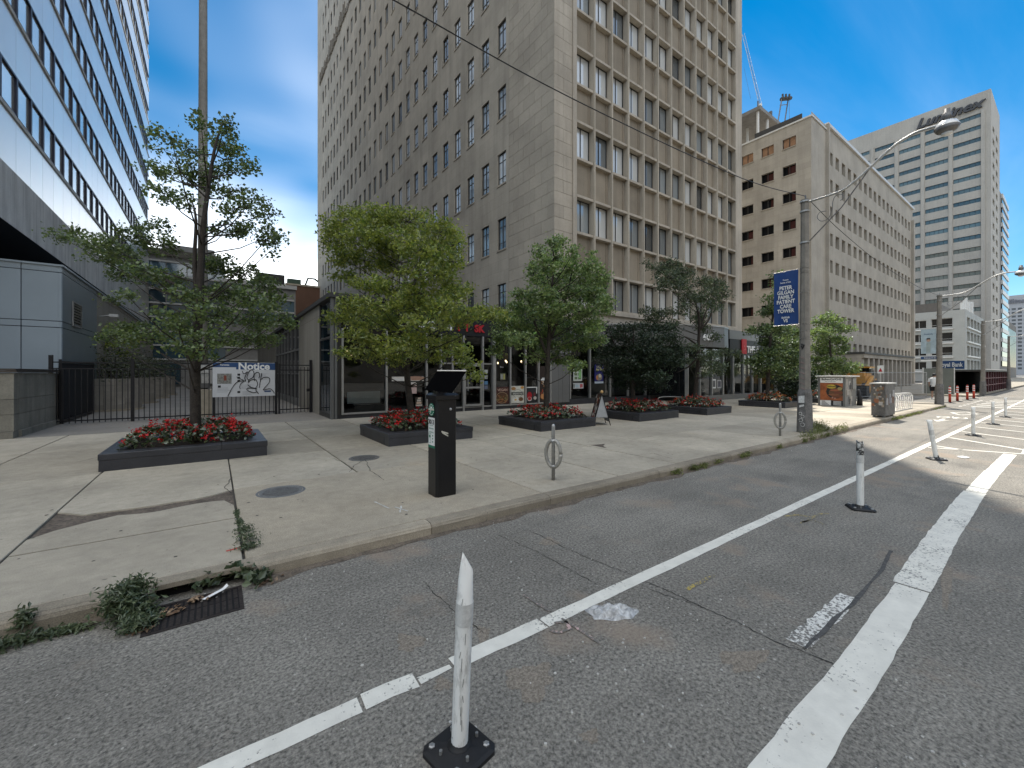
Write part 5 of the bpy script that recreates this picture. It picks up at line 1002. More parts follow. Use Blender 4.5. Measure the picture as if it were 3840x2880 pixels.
# ---- postered cabinet at the kerb
ca = thing('utility_cabinet', 'dented grey utility cabinet plastered with torn bills at the kerb', 'cabinet', (20.4, 4.33, .13)); m_cab = M('stained cabinet', (.11, .105, .10), .6, .4, 4, .25, 30)
MB().box(19.8, 4.15, .19, 21.1, 4.55, 1.36).build('body', m_cab, ca); MB().box(19.76, 4.11, 1.36, 21.14, 4.59, 1.40).build('roof', m_wpl, ca); MB().box(19.84, 4.18, .12, 19.94, 4.26, .19).box(19.84, 4.44, .12, 19.94, 4.52, .19).box(20.95, 4.18, .12, 21.05, 4.26, .19).box(20.95, 4.44, .12, 21.05, 4.52, .19).build('feet', m_alud, ca)
for i in range(40):
    y, z, s = random.uniform(4.19, 4.51), random.uniform(.55, 1.3), random.uniform(.02, .07); MB().face([(19.797-.0004*i, y-s*.8, z-s), (19.797-.0004*i, y+s*.8, z-s*random.uniform(.6, 1.2)), (19.797-.0004*i, y+s*.7, z+s), (19.797-.0004*i, y-s*.9, z+s*random.uniform(.6, 1.2))]).build('torn_bill', random.choice([cm(.25, .1, .05), cm(.14, .07, .04), cm(.4, .38, .36), cm(.2, .16, .1), cm(.1, .09, .08), cm(.3, .25, .2)]), ca)
for i in range(14):
    x, z, s = random.uniform(19.9, 21), random.uniform(.5, 1.3), random.uniform(.05, .14); MB().face([(x-s, 4.147-.0004*i, z-s), (x+s, 4.147-.0004*i, z-s), (x+s, 4.147-.0004*i, z+s), (x-s, 4.147-.0004*i, z+s)]).build('torn_bill', random.choice([cm(.2, .2, .24), cm(.14, .07, .04), cm(.35, .35, .36)]), ca)
# ---- bicycle rack
br_ = thing('bike_rack', 'galvanised bicycle rack of slanted hoops behind the utility cabinet', 'bike rack', (24.4, 4.75, .13))
MB().box(22.9, 4.5, .125, 26.0, 4.54, .17).box(22.9, 5.0, .125, 26.0, 5.04, .17).build('base_rail', m_galv, br_)
for i in range(9): x = 23.05+.35*i; MB().tube(smooth([(x, 4.52, .16), (x+.25, 4.52, .55), (x+.42, 4.6, .8), (x+.5, 4.77, .84), (x+.42, 4.94, .8), (x+.25, 5.02, .55), (x, 5.02, .16)], 3), .018, 6).build('hoop', m_galv, br_)
# ---- red channelizer posts
m_or = M('signal red', (.5, .05, .025), .5, .1); cps = [(35.2, 4.5), (37.25, 4.44), (39.6, 4.28), (42.0, 4.24)]; c0_ = None
for (x, y), lab in zip(cps, ('red and white channelizer post closest to the corner lamp', 'red and white channelizer post second from the corner lamp', 'red and white channelizer post third from the corner lamp', 'red and white channelizer post closest to the covered walkway')):
    if not c0_:
        c0_ = thing('channelizer_post', lab, 'bollard', (x, y, 0), group='channelizer posts across the side street'); MB().lathe((x, y, 0), [(.065, .03), (.055, .5), (.05, .92), (.03, .93), (.03, .98), (.05, 1.0)], 12).build('tube', m_or, c0_, True)
        for z in (.55, .7, .85): MB().lathe((x, y, z), [(.056, 0), (.056, .07)], 12).build('reflective_band', m_wt, c0_, True)
        MB().lathe((x, y, 0), [(.24, 0), (.24, .02), (.08, .05)], 8).build('base', m_rub, c0_)
    else: c = copy_tree(c0_); c.location = (x, y, 0); c['label'] = lab
# ---- site fence, hoarding, covered walkway, loader
m_mesh = M('fence wire', (.3, .3, .3), .5, metal=.5); sf = thing('site_fence', 'grey wire mesh site fence across the side street', 'fence', (37, 7.5, 0)); fp = [(33.6, 9.0), (35.7, 8.05), (37.8, 7.1), (39.8, 6.2)]
for a, c in zip(fp, fp[1:]):
    b = MB(); b.tube([(*a, .05), (*a, 1.8), (*c, 1.8), (*c, .05)], .025, 6).tube([(*a, .2), (*c, .2)], .02, 6).tube([(*a, 1.0), (*c, 1.0)], .015, 6); b.build('panel_frame', m_galv, sf); b = MB(); n = 22
    for i in range(1, n): x, y = a[0]+(c[0]-a[0])*i/n, a[1]+(c[1]-a[1])*i/n; b.tube([(x, y, .2), (x, y, 1.8)], .005, 3)
    for i in range(1, 16): b.tube([(*a, .2+.1*i), (*c, .2+.1*i)], .005, 3)
    b.build('wire_mesh', m_mesh, sf)['kind'] = 'stuff'
ws = thing('warning_sign', 'small white sign with a red triangle on a thin post by the site fence', 'sign', (34.2, 7.4, .1)); MB().tube([(34.2, 7.4, .0), (34.2, 7.4, 2.0)], .02, 6).build('post', m_wpl, ws); MB().box(34.17, 7.25, 1.75, 34.19, 7.55, 2.25).build('plate', m_wt, ws); MB().face([(34.165, 7.5, 1.85), (34.165, 7.3, 1.85), (34.165, 7.4, 2.1)]).build('triangle', m_red, ws)
hb = thing('grey_hoarding', 'plain grey-green hoarding panel behind the corner lamp', 'hoarding', (46.5, 6.4, 0)); MB().box(46.6, 5.75, .1, 46.7, 7.4, 2.15).build('panel', M('hoarding green grey', (.16, .17, .15), .7, .1), hb); MB().box(46.55, 5.7, .1, 46.72, 5.74, 2.2).box(46.55, 7.41, .1, 46.72, 7.5, 2.2).build('post', m_wpl, hb)
cw = thing('covered_walkway', 'dark maroon covered walkway of timber frames over the far sidewalk', 'hoarding', (58, 5.4, 0)); m_mar = M('maroon timber', (.06, .012, .016), .7, .3, 3)
MB().box(49.8, 4.55, 1.9, 71, 6.6, 2.05).build('roof', m_coping, cw); MB().box(50.2, 6.4, .1, 71, 6.5, 1.9).build('back_wall', m_dark, cw); MB().box(52.5, 4.75, .1, 71, 4.8, 1.9).build('side_boards', m_mar, cw)
for i in range(11): MB().box(52.5+1.8*i, 4.65, .1, 52.6+1.8*i, 4.74, 1.89).build('post', m_mar, cw)
for z in (.7, 1.3): MB().box(52.5, 4.66, z, 71, 4.73, z+.07).build('rail', M('pink rail', (.2, .1, .1), .7), cw)
for y in (4.6, 6.3): MB().box(49.9, y, .1, 50.0, y+.08, 1.1).build('yellow_post', M('safety yellow', (.5, .38, .05), .6), cw)
MB().box(49.7, 4.5, 2.06, 71, 4.58, 2.12).build('light_strip', m_wpl, cw)
rb = thing('bank_sign', 'dark blue bank sign above the covered walkway', 'sign', (80, 8.3, 2)); MB().box(62, 6.9, 2.2, 62.1, 8.9, 3.05).build('panel', m_nblue, rb); text('Royal Bank', .62, (61.97, 8.75, 2.45), -PI/2, m_wt, rb, ext=.01, bold=.012, align='LEFT', sx=.62); MB().tube([(62.05, 8.0, .1), (62.05, 8.0, 2.2)], .06, 6).build('post', m_alud, rb)
ld = thing('wheel_loader', 'yellow wheel loader parked behind the kiosk and cabinet', 'loader', (38.6, 9.6, 0)); m_cat = M('loader yellow', (.5, .24, .025), .5, .15, 4)
MB().box(37.3, 8.9, .75, 38.9, 10.3, 1.55).box(38.9, 9.0, .7, 40.6, 10.2, 1.35).build('chassis', m_cat, ld); MB().box(37.9, 8.95, 1.55, 39.0, 10.25, 1.75).box(37.5, 9.0, 1.56, 37.9, 10.2, 1.85).build('hood', m_cat, ld)
MB().box(38.95, 9.05, 1.36, 40.0, 10.15, 2.15).build('cab', m_glass, ld); MB().box(38.9, 9.0, 2.15, 40.1, 10.2, 2.25).build('cab_roof', m_cat, ld)
MB().tube([(38.6, 8.8, 1.5), (37.6, 8.75, 1.2), (36.5, 8.75, .6)], .12, 6).tube([(38.6, 10.3, 1.5), (37.6, 10.35, 1.2), (36.5, 10.35, .6)], .12, 6).build('lift_arm', m_cat, ld); b = MB(); b.prism([(36.6, 8.5), (36.6, 10.6), (35.9, 10.6), (35.9, 8.5)], .15, .9); b.build('bucket', m_rub, ld)
for x in (37.7, 40.0):
    for y in (8.75, 10.3):
        wv = MB().lathe((x, y, .62), [(.4, 0), (.6, .05), (.62, .2), (.6, .32), (.4, .36)], 18, ax='y').build('wheel', m_rub, ld, True); MB().lathe((x, y-.02, .62), [(.12, 0), (.33, .02), (.33, .38), (.12, .4)], 14, ax='y').build('rim', m_cat, wv, True)
# ================================================================ planters, trees, flowers, weeds, person
def leafmesh(name, C, size, mat, parent, up=.7, asp=.8, fan=True, mats=None, mi=None):
    n = len(C); C = np.asarray(C, float)-np.array(org(parent)); nr = RS.normal(size=(n, 3)); nr[:, 2] = np.abs(nr[:, 2])+up; nr /= np.linalg.norm(nr, axis=1)[:, None]
    t = np.cross(nr, RS.normal(size=(n, 3))); t /= np.linalg.norm(t, axis=1)[:, None]+1e-9; b = np.cross(nr, t); s = (size*RS.uniform(.6, 1.3, n))[:, None]
    k = .18 if fan else -.05
    v = np.stack([C-t*s*.5, C+b*s*.5*asp+t*s*k+nr*s*.12, C+t*s*(.42 if fan else .55), C-b*s*.5*asp+t*s*k+nr*s*.12], 1).reshape(-1, 3)
    me = bpy.data.meshes.new(name); me.from_pydata(v.tolist(), [], np.arange(4*n).reshape(-1, 4).tolist())
    for m in (mats or [mat]): me.materials.append(m)
    if mi is not None: me.polygons.foreach_set('material_index', mi)
    o = bpy.data.objects.new(name, me); COL.objects.link(o); o.parent = parent; ORG[o.name] = org(parent); return o
def tree(label, base, zoom, trunk, pads, leaf, mat, cover=.9, extra=(), tr=.09, depthf=.75, seed=1, group='street trees in granite planters', name='street_tree', up=.25, asp=.85, fan=True):
    rnd = random.Random(seed); rs = np.random.RandomState(seed); ox, oy, sc = zoom; t0 = depth(base)
    o = thing(name, label, 'tree', base, group=group); W = lambda x, y, dt=0: at(ox+x*sc, oy+y*sc, t0+dt)
    T = [W(*p) for p in trunk]; T[0] = Vector(base)+Vector((0, 0, -.05)); b = MB(); n = len(T); ts = smooth([tuple(p) for p in T], 4)
    b.tube(ts, [tr*(1-.88*i/(len(ts)-1))*(1.25 if i == 0 else 1) for i in range(len(ts))], 9)
    for e in extra: q = smooth([tuple(W(*p)) for p in e], 3); b.tube(q, [tr*.55*(1-.8*i/(len(q)-1)) for i in range(len(q))], 7)
    C = []; m2px = sc/FPX*t0
    cxm = sum(p[0] for p in pads)/len(pads); Rm = max(abs(p[0]-cxm) for p in pads)
    for (x, y, rx, ry) in pads:
        a, h = rx*m2px, ry*m2px; room = math.sqrt(max(.05, 1-((x-cxm)/(Rm*1.15))**2))*Rm*m2px*depthf
        dt = rnd.uniform(-1, 1)*room; p = W(x, y, dt); k = (t0+dt)/t0; a *= k; h *= k
        zt = p.z-.45*math.hypot(p.x-base[0], p.y-base[1])-.1; zt = max(T[0].z+1.2, min(zt, T[-1].z-.2)); q = min(ts, key=lambda s_: abs(s_.z-zt)); mid = q.lerp(p, .55)+Vector((0, 0, -.06-.05*rnd.random()))
        b.tube([q, mid, p], [.015*tr/.09, .010*tr/.09, .005], 5, cap=False)
        nl = max(12, int(4.6*cover*PI*a*h/(leaf*leaf*.42))); tw = max(4, int(nl/16)); d = rs.normal(size=(tw, 3)); d /= np.linalg.norm(d, axis=1)[:, None]; d *= rs.uniform(.25, 1, (tw, 1))**.5
        tc_ = np.array(p)+d*np.array([a, a, h])
        for i in range(0, tw, 2): b.tube([p+(Vector(tc_[i])-p)*.05, Vector(tc_[i])], [.006, .003], 3, cap=False)
        ids = rs.randint(0, tw, nl); C.append(tc_[ids]+rs.normal(size=(nl, 3))*np.array([leaf*1.1, leaf*1.1, leaf*.7]))
    b.build('trunk', m_bark, o, True); leafmesh('crown', np.concatenate(C), leaf, mat, o, up, asp, fan); return o
m_l1 = leafmat('ginkgo dark leaf', (.045, .085, .022), (.17, .22, .055), .45); m_l2 = leafmat('honey leaf', (.10, .16, .02), (.34, .36, .06), .5); m_l3 = leafmat('ginkgo leaf', (.085, .16, .045), (.29, .36, .11), .45)
m_l4 = leafmat('dark leaf', (.012, .024, .011), (.035, .055, .022), .2, .04); m_l5 = leafmat('grey green leaf', (.035, .058, .026), (.11, .14, .055), .3); m_l6 = leafmat('mid leaf', (.05, .095, .03), (.15, .20, .06), .35); m_l7 = leafmat('light leaf', (.08, .14, .04), (.22, .28, .08), .4)
# planters
PL = [(-1.55, 9.42, 2.4, 2.15, .29, 'granite planter nearest the camera, in front of the iron fence'), (3.1, 8.92, 2.15, 2.2, .28, 'granite planter behind the pay machine'), (7.3, 8.72, 2.2, 2.1, .27, 'granite planter in front of the cafe posters'), (11.5, 8.62, 2.3, 2.1, .27, 'granite planter beside the sandwich board under the darkest tree'), (15.35, 8.4, 1.9, 2.1, .27, 'granite planter behind the bent pipe rail'), (21.3, 7.95, 1.75, 2.1, .27, 'granite planter just left of the near street lamp'), (26.6, 7.9, 1.8, 2.1, .27, 'granite planter hidden behind the advert kiosk')]
m_bl = leafmat('begonia leaf', (.03, .065, .02), (.11, .13, .045), .25, .1); m_br = leafmat('begonia bronze', (.05, .03, .018), (.10, .055, .02), .25, .08); m_fr = leafmat('begonia red', (.42, .006, .012), (.70, .035, .03), .3, .03); m_fo = leafmat('begonia orange', (.5, .12, .03), (.6, .25, .05), .3, .03)
for q, (x, y, W_, D_, h, lab) in enumerate(PL):
    p = thing('stone_planter', 'low dark '+lab, 'planter', (x+W_/2, y+D_/2, .13), group='granite planters along the sidewalk'); z0, zc, z1, tw = .12, .13+h-.1, .13+h, .3
    for (a0, b0, a1, b1) in ((x, y, x+W_, y+tw), (x, y+D_-tw, x+W_, y+D_), (x, y+tw+.003, x+tw, y+D_-tw-.003), (x+W_-tw, y+tw+.003, x+W_, y+D_-tw-.003)):
        MB().box(a0+.008, b0+.008, z0, a1-.008, b1-.008, zc-.003).build('side_panel', m_gran, p)
        if a1-a0 > 1: cx_ = a0+(a1-a0)*(.69 if q == 0 else .5); MB().cbox(a0, b0, zc, cx_-.002, b1, z1, .008).build('coping', m_gran, p); MB().cbox(cx_+.002, b0, zc, a1, b1, z1, .008).build('coping', m_gran, p)
        else: MB().cbox(a0, b0, zc, a1, b1, z1, .008).build('coping', m_gran, p)
    MB().box(x+tw, y+tw, .1, x+W_-tw, y+D_-tw, z1-.05).build('soil', m_soil, p)
    n = int(1500 if q < 2 else 1100 if q < 5 else 800); ex = .10; X = RS.uniform(x+tw-ex, x+W_-tw+ex, n); Y = RS.uniform(y+tw-ex*1.3, y+D_-tw+ex, n)
    ed = np.minimum(np.minimum(X-x-tw+ex, x+W_-tw+ex-X), np.minimum(Y-y-tw+ex*1.3, y+D_-tw+ex-Y)); top = z1+.10+.24*np.clip(ed/.35, 0, 1)+.06*np.sin(X*9)*np.cos(Y*8)
    Zz = z1-.03+(top-z1+.03)*RS.uniform(.15, 1, n)**.5; Cc = np.stack([X, Y, Zz], 1); mi = (RS.uniform(size=n) < .2).astype(int).tolist()
    nf = int(n*.085); ce = Cc[RS.randint(0, n, nf*2)]; ce = ce[np.argsort(-(ce[:, 2]-.5*ce[:, 1]))][:nf] if q > 9 else ce[:nf]; ce[:, 2] += .05
    fl = np.repeat(ce, 11, 0)+RS.normal(size=(nf*11, 3))*np.array([.035, .035, .028]); allC = np.concatenate([Cc, fl]); sz = np.concatenate([np.full(n, .085), np.full(len(fl), .05)])
    fm = [2]*len(fl) if q < 4 else [2 if RS.uniform() < (.7 if q == 4 else .35) else 3 for _ in fl]
    bed = leafmesh('begonia_bed', allC, sz, None, None, .5, .9, True, [m_bl, m_br, m_fr, m_fo], mi+fm)
    props(bed, ('red begonias filling the ' if q < 4 else 'orange and red begonias filling the ')+lab.replace('granite ', ''), 'flowers', 'begonia beds in the planters', 'stuff')
r1 = (0, 0, .5425); Y2 = 1475
T1 = [(1390,850,70,60),(1550,880,55,85),(1550,990,110,55),(1180,950,105,45),(1130,1030,70,28),(1320,1030,110,42),(1600,1080,125,48),(1720,1150,80,45),(1060,1160,90,32),(1150,1190,115,40),(1350,1180,140,55),(1560,1190,110,45),(1120,1330,115,45),(1240,1380,130,52),(1400,1270,125,45),(1600,1320,125,50),(1760,1370,85,45),(1640,1440,140,55),(1830,1480,85,62),(1900,1590,55,55)]
T1 += [(a, b+Y2, c, d) for a, b, c, d in [(420,160,75,40),(500,110,50,45),(600,190,100,50),(760,230,120,65),(950,150,120,55),(700,300,110,50),(880,300,120,65),(1100,220,120,70),(1090,100,100,50),(1560,120,120,50),(1700,100,110,55),(1850,160,80,65),(1870,260,45,32),(850,420,100,55),(880,570,75,40),(780,600,60,28),(1010,400,110,65),(1150,450,120,75),(1400,350,110,60),(1550,370,140,65),(1700,420,120,65),(1820,490,95,65),(1300,550,110,65),(1550,540,140,75),(1750,580,130,75),(1900,600,80,75),(1200,690,130,50),(1500,700,160,75),(1750,740,140,75),(1930,740,100,65),(900,790,130,55),(1000,870,150,55),(760,850,100,45),(1250,800,150,75),(1450,870,170,65),(1700,870,130,65),(1850,880,90,55),(1400,970,110,32),(1280,940,110,40)]]
tree('slender dark green ginkgo with layered branches in the nearest planter', (-.30, 10.4, .35), r1, [(1355, 1430+Y2), (1350, 1100+Y2), (1375, 650+Y2), (1390, 350+Y2), (1405, 100+Y2), (1440, 1300), (1490, 1000), (1555, 820)], T1, .068, m_l1, .78, [[(1370, 640+Y2), (1345, 350+Y2), (1355, 50+Y2), (1330, 1400)]], .10, seed=3)
r4 = (1100, 800, .5425)
T2 = [(400,60,190,70),(600,30,210,70),(800,60,210,80),(1000,130,140,90),(1100,220,80,95),(300,160,110,95),(500,180,180,90),(720,200,180,90),(900,260,160,90),(1070,330,100,90),(330,300,100,65),(500,330,130,60),(700,350,150,65),(900,420,150,70),(1050,450,90,65),(350,450,100,38),(500,480,130,55),(700,530,180,60),(900,560,170,60),(1100,560,130,60),(1180,520,60,48),(400,640,140,60),(600,640,180,60),(850,640,180,60),(1050,660,160,60),(1200,690,150,50),(1340,690,100,45),(1430,695,70,36),(320,720,100,50),(500,740,140,60),(700,760,160,60),(900,760,160,55),(1100,740,140,45),(420,850,130,45),(600,880,160,55),(850,880,160,55),(1050,880,120,48),(380,960,90,36),(550,970,150,45),(750,960,160,45),(950,980,130,45),(1150,960,90,45),(1200,1040,80,45),(1260,1130,50,38),(700,1020,100,30)]
tree('broad yellow-green leafy tree with a domed crown behind the pay machine', (4.2, 10.2, .35), r4, [(785, 1400), (785, 1100), (790, 800), (790, 600), (760, 400), (700, 200)], T2, .092, m_l2, 1.3, [[(790, 620), (860, 400), (900, 250)], [(788, 800), (700, 650), (560, 560)]], .095, seed=5, up=.2, fan=False, asp=.6)
T3 = [(1790,205,32,55),(1850,205,26,55),(1820,290,60,60),(1700,270,48,50),(1740,350,85,65),(1940,260,32,60),(1920,360,70,65),(2050,370,55,60),(2060,300,26,42),(1660,420,50,65),(1800,450,130,65),(2000,460,110,65),(2120,440,60,65),(1580,560,60,48),(1700,560,120,65),(1900,560,160,65),(2080,570,100,65),(2150,610,50,42),(1560,650,100,55),(1750,680,160,65),(1950,680,160,65),(2130,670,80,36),(1400,720,90,45),(1500,760,120,55),(1700,800,160,65),(1900,800,160,65),(2080,780,85,60),(1450,860,95,45),(1600,880,110,48),(1750,920,140,48),(1950,900,130,55),(2080,880,75,45),(1680,990,75,36),(1850,1010,110,38),(1950,1060,65,36),(1400,950,50,45)]
tree('fresh green upright ginkgo with spiky top in front of the cafe posters', (8.4, 9.8, .35), r4, [(1750, 1350), (1755, 1100), (1770, 800), (1790, 500), (1800, 260)], T3, .085, m_l3, 1.3, [[(1765, 900), (1880, 600), (1940, 330)], [(1760, 1000), (1650, 700), (1620, 500)]], .10, seed=7)
r6 = (2200, 900, .4219)
T4 = [(200,790,50,45),(300,810,75,55),(420,790,75,50),(540,800,90,55),(650,790,75,50),(760,790,60,40),(250,880,110,55),(420,890,140,65),(600,880,130,65),(760,880,90,50),(200,980,120,55),(380,990,160,65),(580,990,160,65),(780,990,120,55),(150,1070,100,48),(330,1090,160,55),(560,1090,160,65),(760,1090,100,55),(250,1180,120,48),(430,1190,160,55),(620,1210,120,48),(350,1280,120,48),(520,1290,130,45),(650,1300,70,40)]
tree('very dark feathery spreading tree behind the sandwich board', (12.6, 9.7, .35), r6, [(400, 1400), (405, 1200), (410, 1000), (420, 800)], T4, .10, m_l4, 1.7, [[(405, 1150), (600, 950), (740, 820)], [(405, 1150), (260, 950), (200, 800)]], .10, seed=9, up=.3, fan=False, asp=.45)
T5 = [(560,215,42,22),(620,260,85,45),(760,230,95,55),(720,330,115,48),(860,300,90,65),(700,400,85,45),(830,400,90,65),(1010,370,80,48),(1130,400,100,55),(1200,470,70,55),(1060,500,110,65),(900,520,80,65),(860,620,50,65),(1130,600,75,45),(560,640,80,38),(690,660,95,45),(560,710,70,38),(740,740,75,36),(1000,680,65,75),(1030,780,45,65),(900,960,110,36),(1080,1030,115,36),(1200,1000,110,30),(1320,1020,60,24),(1000,1100,95,38),(1150,1110,80,36),(900,1080,80,36),(1180,1170,50,30),(1060,1180,60,30),(1130,860,55,36)]
tree('twisted grey-green tree with curved bare branches by the canopy number', (16.3, 9.5, .35), r6, [(985, 1370), (985, 1150), (995, 900), (1000, 700), (960, 540), (900, 430), (800, 360)], T5, .10, m_l5, 1.4, [[(1000, 800), (1080, 720), (1110, 620), (1060, 580)], [(985, 1050), (900, 1130), (800, 1180)], [(998, 820), (1060, 640), (1130, 480)], [(990, 940), (870, 860), (820, 900)]], .09, seed=11, up=.3, fan=False, asp=.5)
T6 = [(1690,330,34,42),(1700,430,42,52),(1600,520,70,18),(1680,560,52,52),(1590,640,70,30),(1670,620,52,42),(1440,800,45,26),(1560,800,105,52),(1700,800,105,52),(1830,830,80,55),(1600,900,70,60),(1700,910,130,60),(1850,930,70,60),(1560,1030,60,45),(1640,1010,130,60),(1820,1030,90,60),(1480,1090,75,42),(1620,1110,115,52),(1780,1120,95,45),(1560,1180,95,36),(1720,1190,80,36),(1830,1200,60,30)]
tree('mid green pyramid tree partly behind the blue banner', (22.2, 9.1, .35), r6, [(1625, 1380), (1620, 1100), (1640, 800), (1680, 500), (1692, 320)], T6, .115, m_l6, 1.4, [], .10, seed=13)
r8 = (2900, 1000, .425)
T7 = [(480,425,60,28),(430,470,80,38),(560,470,60,22),(520,540,130,36),(640,555,60,28),(400,570,80,48),(480,640,120,45),(620,650,70,36),(400,720,90,52),(530,740,105,38),(430,820,105,45),(560,840,95,38),(690,885,75,36),(480,900,120,45),(620,920,105,30),(390,940,70,38)]
tree('light green tiered tree right of the near street lamp', (32.3, 9.5, .2), r8, [(520, 1180), (515, 950), (500, 700), (480, 430)], T7, .13, m_l7, 1.3, [], .12, seed=15, group='trees near the corner')
T8 = [(60,560,80,50),(150,600,80,60),(210,680,70,60),(120,720,110,70),(220,800,90,60),(80,830,100,60),(160,900,120,60),(260,960,90,60),(120,1000,120,60),(200,1080,110,55),(290,1060,80,50),(100,1120,90,40),(340,1000,50,60)]
tree('dark green bushy tree between the near street lamp and the kiosk', (27.4, 9.2, .35), r8, [(190, 1180), (185, 1000), (175, 800), (170, 600)], T8, .12, m_l4, 1.4, [], .10, seed=17, group='trees near the corner')
# alley greenery
for q, (cx, cy, dn) in enumerate(((-3.75, 25.3, 'nearest rounded planter'), (-3.65, 30.2, 'second rounded planter'), (-3.5, 35.5, 'third rounded planter'), (-3.4, 40.5, 'farthest rounded planter'))):
    sh_ = thing('shrub', 'loose olive green shrub growing out of the '+dn, 'shrub', (cx, cy, 1.4), group='shrubs in the alley'); n = 1500; P = RS.normal(size=(n, 3))*np.array([.55, .8, .38])+np.array([cx+.1, cy, 2.05]); P[:, 2] = np.maximum(P[:, 2], 1.42)
    b = MB()
    for i in range(9): b.tube([(cx+random.uniform(-.3, .3), cy+random.uniform(-.3, .3), 1.3), (cx+random.uniform(-.7, .7), cy+random.uniform(-.9, .9), 2.4)], .012, 4)
    b.build('stems', m_bark, sh_); leafmesh('foliage', P, .10, leafmat('olive leaf', (.035, .05, .018), (.10, .11, .04), .35), sh_, .5, .6, False)
TA = [(640,930,100,50),(720,880,110,50),(820,830,110,50),(640,870,70,40),(780,940,110,50),(870,900,90,40)]
tree('small sparse tree standing in the alley behind the screened gate', (-3.6, 26.6, .3), (0, 800, .5425), [(722, 1130), (722, 1000), (740, 880), (760, 760)], TA, .13, m_l2, .35, [[(740, 880), (690, 830), (640, 800)]], .09, seed=21, group='shrubs in the alley', name='alley_tree')
# weeds in the gutter and cracks
m_wd = leafmat('weed leaf', (.05, .075, .035), (.15, .18, .09), .3, .05); m_gr = leafmat('kerb grass', (.09, .12, .03), (.24, .25, .09), .35, .03); m_dead = leafmat('dead leaf', (.12, .07, .04), (.35, .25, .16), .2, .03)
def weeds(name, label, blobs, size, mat, n, asp=.35, up=.3, stalks=0):
    C = []; 
    for (x, y, z, rx, ry, rz) in blobs: C.append(np.abs(RS.normal(size=(n, 3)))*0+RS.normal(size=(n, 3))*np.array([rx, ry, rz])*.55+np.array([x, y, z]))
    C = np.concatenate(C); C[:, 2] = np.maximum(C[:, 2], .006); o = leafmesh(name, C, size, mat, None, up, asp, False); return props(o, label, 'weeds', kind='stuff')
weeds('gutter_weeds', 'bushy green weed clump spilling from the kerb over the storm drain', [(-.50, 4.0, .10, .11, .08, .09), (-.44, 3.92, .07, .11, .09, .07), (-.54, 3.97, .14, .10, .07, .10), (-.42, 3.78, .04, .08, .07, .04), (-.48, 4.04, .19, .09, .05, .07)], .045, m_wd, 520)
weeds('drain_weeds', 'broad leaved weeds at the kerb inlet beside the storm drain', [(.22, 4.12, .09, .07, .06, .05), (.28, 4.0, .06, .06, .06, .04), (.12, 4.16, .1, .06, .04, .05), (.34, 4.06, .05, .05, .05, .04), (-.05, 4.12, .08, .1, .04, .05)], .07, m_wd, 45, .7, .6)
weeds('crack_weeds', 'small ferny weeds growing in the sidewalk crack', [(.24, 4.98, .17, .07, .06, .03), (.25, 4.70, .18, .09, .07, .04), (.25, 4.5, .16, .08, .05, .02), (.22, 5.35, .135, .03, .12, .008), (.21, 5.7, .135, .02, .14, .006)], .03, m_wd, 260)
weeds('litter_weeds', 'flat weeds and grit lying along the gutter at the far left', [(-.95, 4.02, .03, .14, .05, .03), (-1.1, 3.98, .04, .12, .06, .04), (-.8, 4.0, .02, .12, .05, .02), (-1.02, 4.1, .12, .05, .04, .07)], .05, m_wd, 150)
weeds('dead_leaves', 'pale dead leaves and scraps caught on the storm drain', [(-.28, 3.86, .02, .12, .05, .008), (-.12, 3.95, .025, .1, .04, .008), (-.4, 3.74, .012, .08, .04, .006), (.33, 3.97, .012, .08, .05, .006)], .05, m_dead, 26, .5, 2)
kbw = [(6.2+i*.42+RS.uniform(-.2, .2), 4.09+RS.uniform(-.02, .03), .05, .16, .05, .05) for i in range(20) if RS.uniform() < .75]+[(12.2+i*.28, 4.12+RS.uniform(-.03, .06), .12, .2, .07, .12) for i in range(12)]+[(13.4+RS.uniform(-.2, .6), 4.32+RS.uniform(-.1, .1), .25, .2, .1, .14) for i in range(7)]
weeds('kerb_grass', 'straggling yellow-green grass and weeds along the kerb up to the near lamp', kbw, .055, m_gr, 130, .25, .1)
weeds('far_kerb_grass', 'low grass tufts at the kerb by the utility cabinet and corner', [(20.6+i*.5, 4.1+RS.uniform(-.05, .05), .05, .3, .06, .05) for i in range(10)]+[(28+i*.5, 4.12, .04, .3, .06, .03) for i in range(6)]+[(49.4, 4.6, .2, .6, .3, .2)], .08, m_gr, 70, .3, .1)
pp_ = MB(); pp_.face([(-.08, 3.92, .03), (.05, 3.98, .05), (.06, 3.955, .045), (-.06, 3.91, .025)]); pp_.face([(.05, 3.98, .05), (.08, 4.0, .07), (.09, 3.97, .06), (.06, 3.955, .045)]); props(pp_.build('paper_scrap', m_wt), 'creased white paper scrap lying on the storm drain', 'litter')
# ---- pedestrian near the corner, walking away
pe = thing('person', 'person in a white T-shirt and black shorts walking beside the corner lamp', 'person', (39.3, 5.75, .0)); z0 = .0
J = {'pel': (0, 0, .92), 'spi': (0, 0, 1.15), 'che': (0, 0, 1.36), 'nec': (.02, 0, 1.48), 'hea': (.05, 0, 1.60), 'crn': (.05, 0, 1.70), 'shl': (0, .19, 1.40), 'shr': (0, -.19, 1.40), 'ell': (-.05, .24, 1.14), 'elr': (.08, -.25, 1.15), 'wrl': (.04, .25, .92), 'wrr': (.2, -.24, .96), 'hal': (.07, .24, .84), 'har': (.26, -.23, .90), 'hpl': (0, .1, .88), 'hpr': (0, -.1, .88), 'knl': (.12, .11, .48), 'knr': (-.02, -.1, .48), 'anl': (.05, .11, .09), 'anr': (-.2, -.1, .13), 'tol': (.2, .12, .04), 'tor': (-.06, -.1, .06)}
